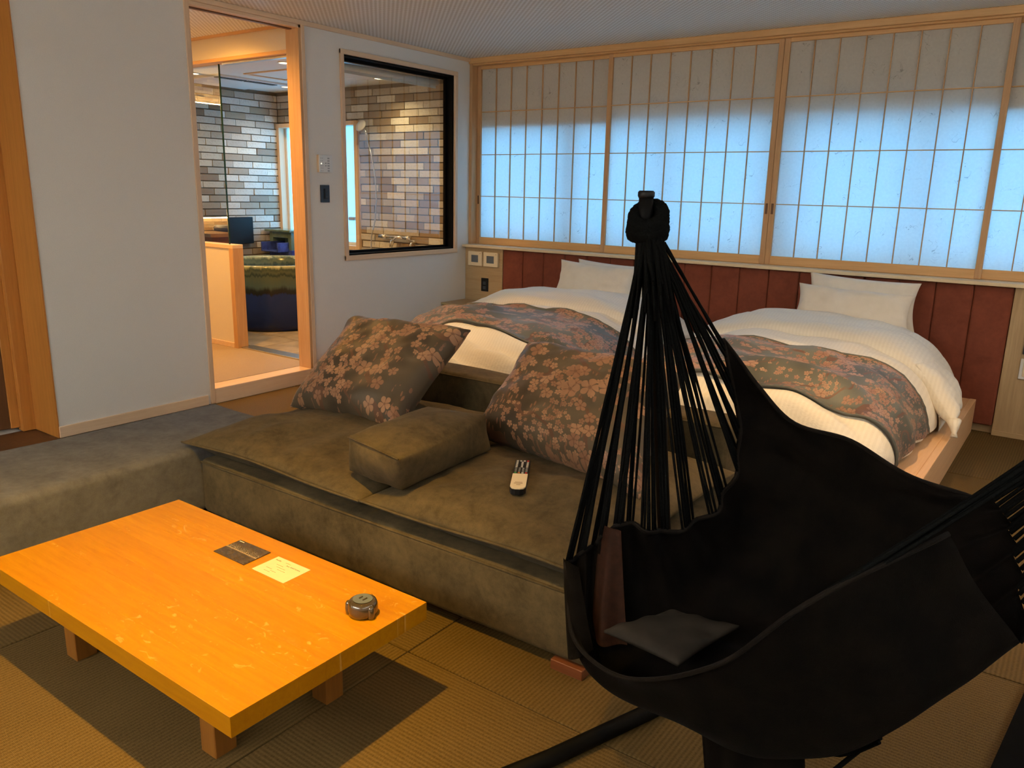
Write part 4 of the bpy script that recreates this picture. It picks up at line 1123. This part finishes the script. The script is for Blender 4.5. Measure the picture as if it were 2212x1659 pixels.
# cords
H1 = Vector((3.535, -3.72, 1.25)); H2 = Vector((4.75, -3.52, 1.30))
rnd = random.Random(21)
NR = 82
NR = 69
for i in range(NR):
    g = i // 3; u = (g + .5) / 23 + (i % 3 - 1) * .0095 + .010 * math.sin(g * 2.3); u = max(0.004, min(.996, u + rnd.uniform(-.003, .003)))
    e = surff(u, 0)
    s = H1 + Vector((.052 * (1 - 2 * u) * .5 + .004, rnd.uniform(-.018, .018), rnd.uniform(-.012, .012) - .012 * (1 - u)))
    sag = rnd.uniform(-.004, .004)
    # cords are pressed together just below the knot
    mid1 = s.lerp(e, .18); mid1 = mid1 + (H1.lerp(Vector((3.60, -3.76, .55)), .18) - mid1) * .16
    pts = []
    for k in range(13):
        t_ = k / 12
        p = s * (1 - t_) ** 2 + (mid1 * 2 - (s + e) * .5 + (s.lerp(e, .5) - mid1) * 1.0) * 2 * t_ * (1 - t_) * 0 + s.lerp(e, t_) * (1 - (1 - t_) ** 2)
        p = s.lerp(e, t_) + (H1.lerp(e, t_) - s.lerp(e, t_)) * 0
        p += Vector((sag, sag, 0)) * math.sin(PI * t_)
        pts.append(p)
    bm = bmesh.new(); tube(bm, pts, .0036, 6, wob=.10); link('cord', bm, 'rope', hm, smooth=True)
for i in range(46):
    u = (i + .5) / 46; e = surff(u, 1) ; s = H2 + Vector((rnd.uniform(-.02, .02), .04 * (1 - 2 * u) * .5, rnd.uniform(-.015, .015)))
    if u > .85: e = surff(1, .55 + .45 * rnd.random())
    pts = [s.lerp(e, k / 6) - Vector((0, 0, .02 * math.sin(PI * k / 6))) for k in range(7)]
    bm = bmesh.new(); tube(bm, pts, .0040, 6, wob=.10); link('cord', bm, 'rope', hm, smooth=True)
# plaited neck and loop around the post
bm = bmesh.new()
for k in range(26):
    a = k * 2.399; q = math.sqrt((k + .5) / 26); off = Vector((.030 * q * math.cos(a), .022 * q * math.sin(a), 0))
    tube(bm, [Vector((3.520, -3.705, 1.285)) + off * .9, Vector((3.530, -3.715, 1.25)) + off * 1.0, Vector((3.542, -3.725, 1.20)) + off * 1.25, Vector((3.562, -3.735, 1.11 + .05 * math.sin(k * 1.7))) + off * 1.9], [.0075, .0075, .0062, .0032], 7)
link('plaited_neck', bm, 'rope', hm, smooth=True)
def ring(c, R_, r_, ax1, ax2, n=30, m_=10, tw=.18):
    pts = [Vector(c) + Vector(ax1) * (R_ * math.cos(2 * PI * k / n)) + Vector(ax2) * (R_ * math.sin(2 * PI * k / n)) for k in range(n + 1)]
    return pts, [r_ * (1 + tw * math.sin(k * 2.1)) for k in range(n + 1)]
bm = bmesh.new()
for dz, R_, tl in ((0, .034, .55), (-.018, .036, .35), (.014, .033, .75), (-.03, .034, .1)):
    a1 = Vector((.81, .155, 0)).normalized(); a2 = Vector((-.155, .81, 0)).normalized() * .9 + Vector((0, 0, tl))
    pts, rs = ring((3.513, -3.700, 1.292 + dz), R_, .018, a1, a2, n=60, tw=.05)
    tube(bm, pts, rs, 10, cap=False)
link('loop', bm, 'rope', hm, smooth=True)
# cords trailing under the cloth
bm = bmesh.new(); tube(bm, [(4.06, -3.99, .29), (4.108, -4.0, .272), (4.15, -4.0, .285), (4.18, -4.0, .306), (4.22, -4.02, .36)], .004, 6); link('trailing_cord', bm, 'rope', hm)
bm = bmesh.new(); tube(bm, [(4.22, -4.02, .37), (4.195, -4.0, .33), (4.15, -4.0, .256), (4.11, -4.0, .19)], .005, 6); link('trailing_cord', bm, 'rope', hm)

st = root('hammock_stand', (3.9, -3.6, 0), 'black metal tube hammock stand holding the cords on an upright post', 'hammock stand')
bm = bmesh.new(); tube(bm, [(3.66, -3.66, .02), (3.600, -3.68, .53), (3.556, -3.695, .98), (3.515, -3.70, 1.22), (3.505, -3.70, 1.30), (3.504, -3.70, 1.352)], .0175, 18); pst = link('post', bm, 'black_metal', st, smooth=True)
bm = bmesh.new(); tube(bm, [(3.504, -3.70, 1.348), (3.504, -3.70, 1.353), (3.504, -3.70, 1.362), (3.504, -3.70, 1.366)], [.0178, .0205, .0205, .017], 18); link('end_cap', bm, 'black_plastic', pst, smooth=True)
bm = bmesh.new(); tube(bm, [(3.38, -4.415, .021), (3.525, -4.075, .021), (3.635, -3.765, .021), (3.69, -3.60, .021)], .021, 16); link('foot_bar', bm, 'black_metal', st, smooth=True)
bm = bmesh.new(); tube(bm, [(4.50, -3.25, .03), (4.60, -3.35, .6), (4.755, -3.50, 1.36)], .0175, 16); link('post', bm, 'black_metal', st, smooth=True)
bm = bmesh.new()
vs = [bm.verts.new(p) for p in [(4.385, -3.55, 0), (4.60, -3.60, 0), (4.66, -2.95, 0), (4.443, -2.97, 0)]]
f = bm.faces.new(vs); ex = bmesh.ops.extrude_face_region(bm, geom=[f]); bmesh.ops.translate(bm, verts=[v for v in ex['geom'] if isinstance(v, bmesh.types.BMVert)], vec=(0, 0, .03)); bmesh.ops.recalc_face_normals(bm, faces=bm.faces)
link('foot_plate', bm, 'black_board', st)
print('objects', len(bpy.data.objects))
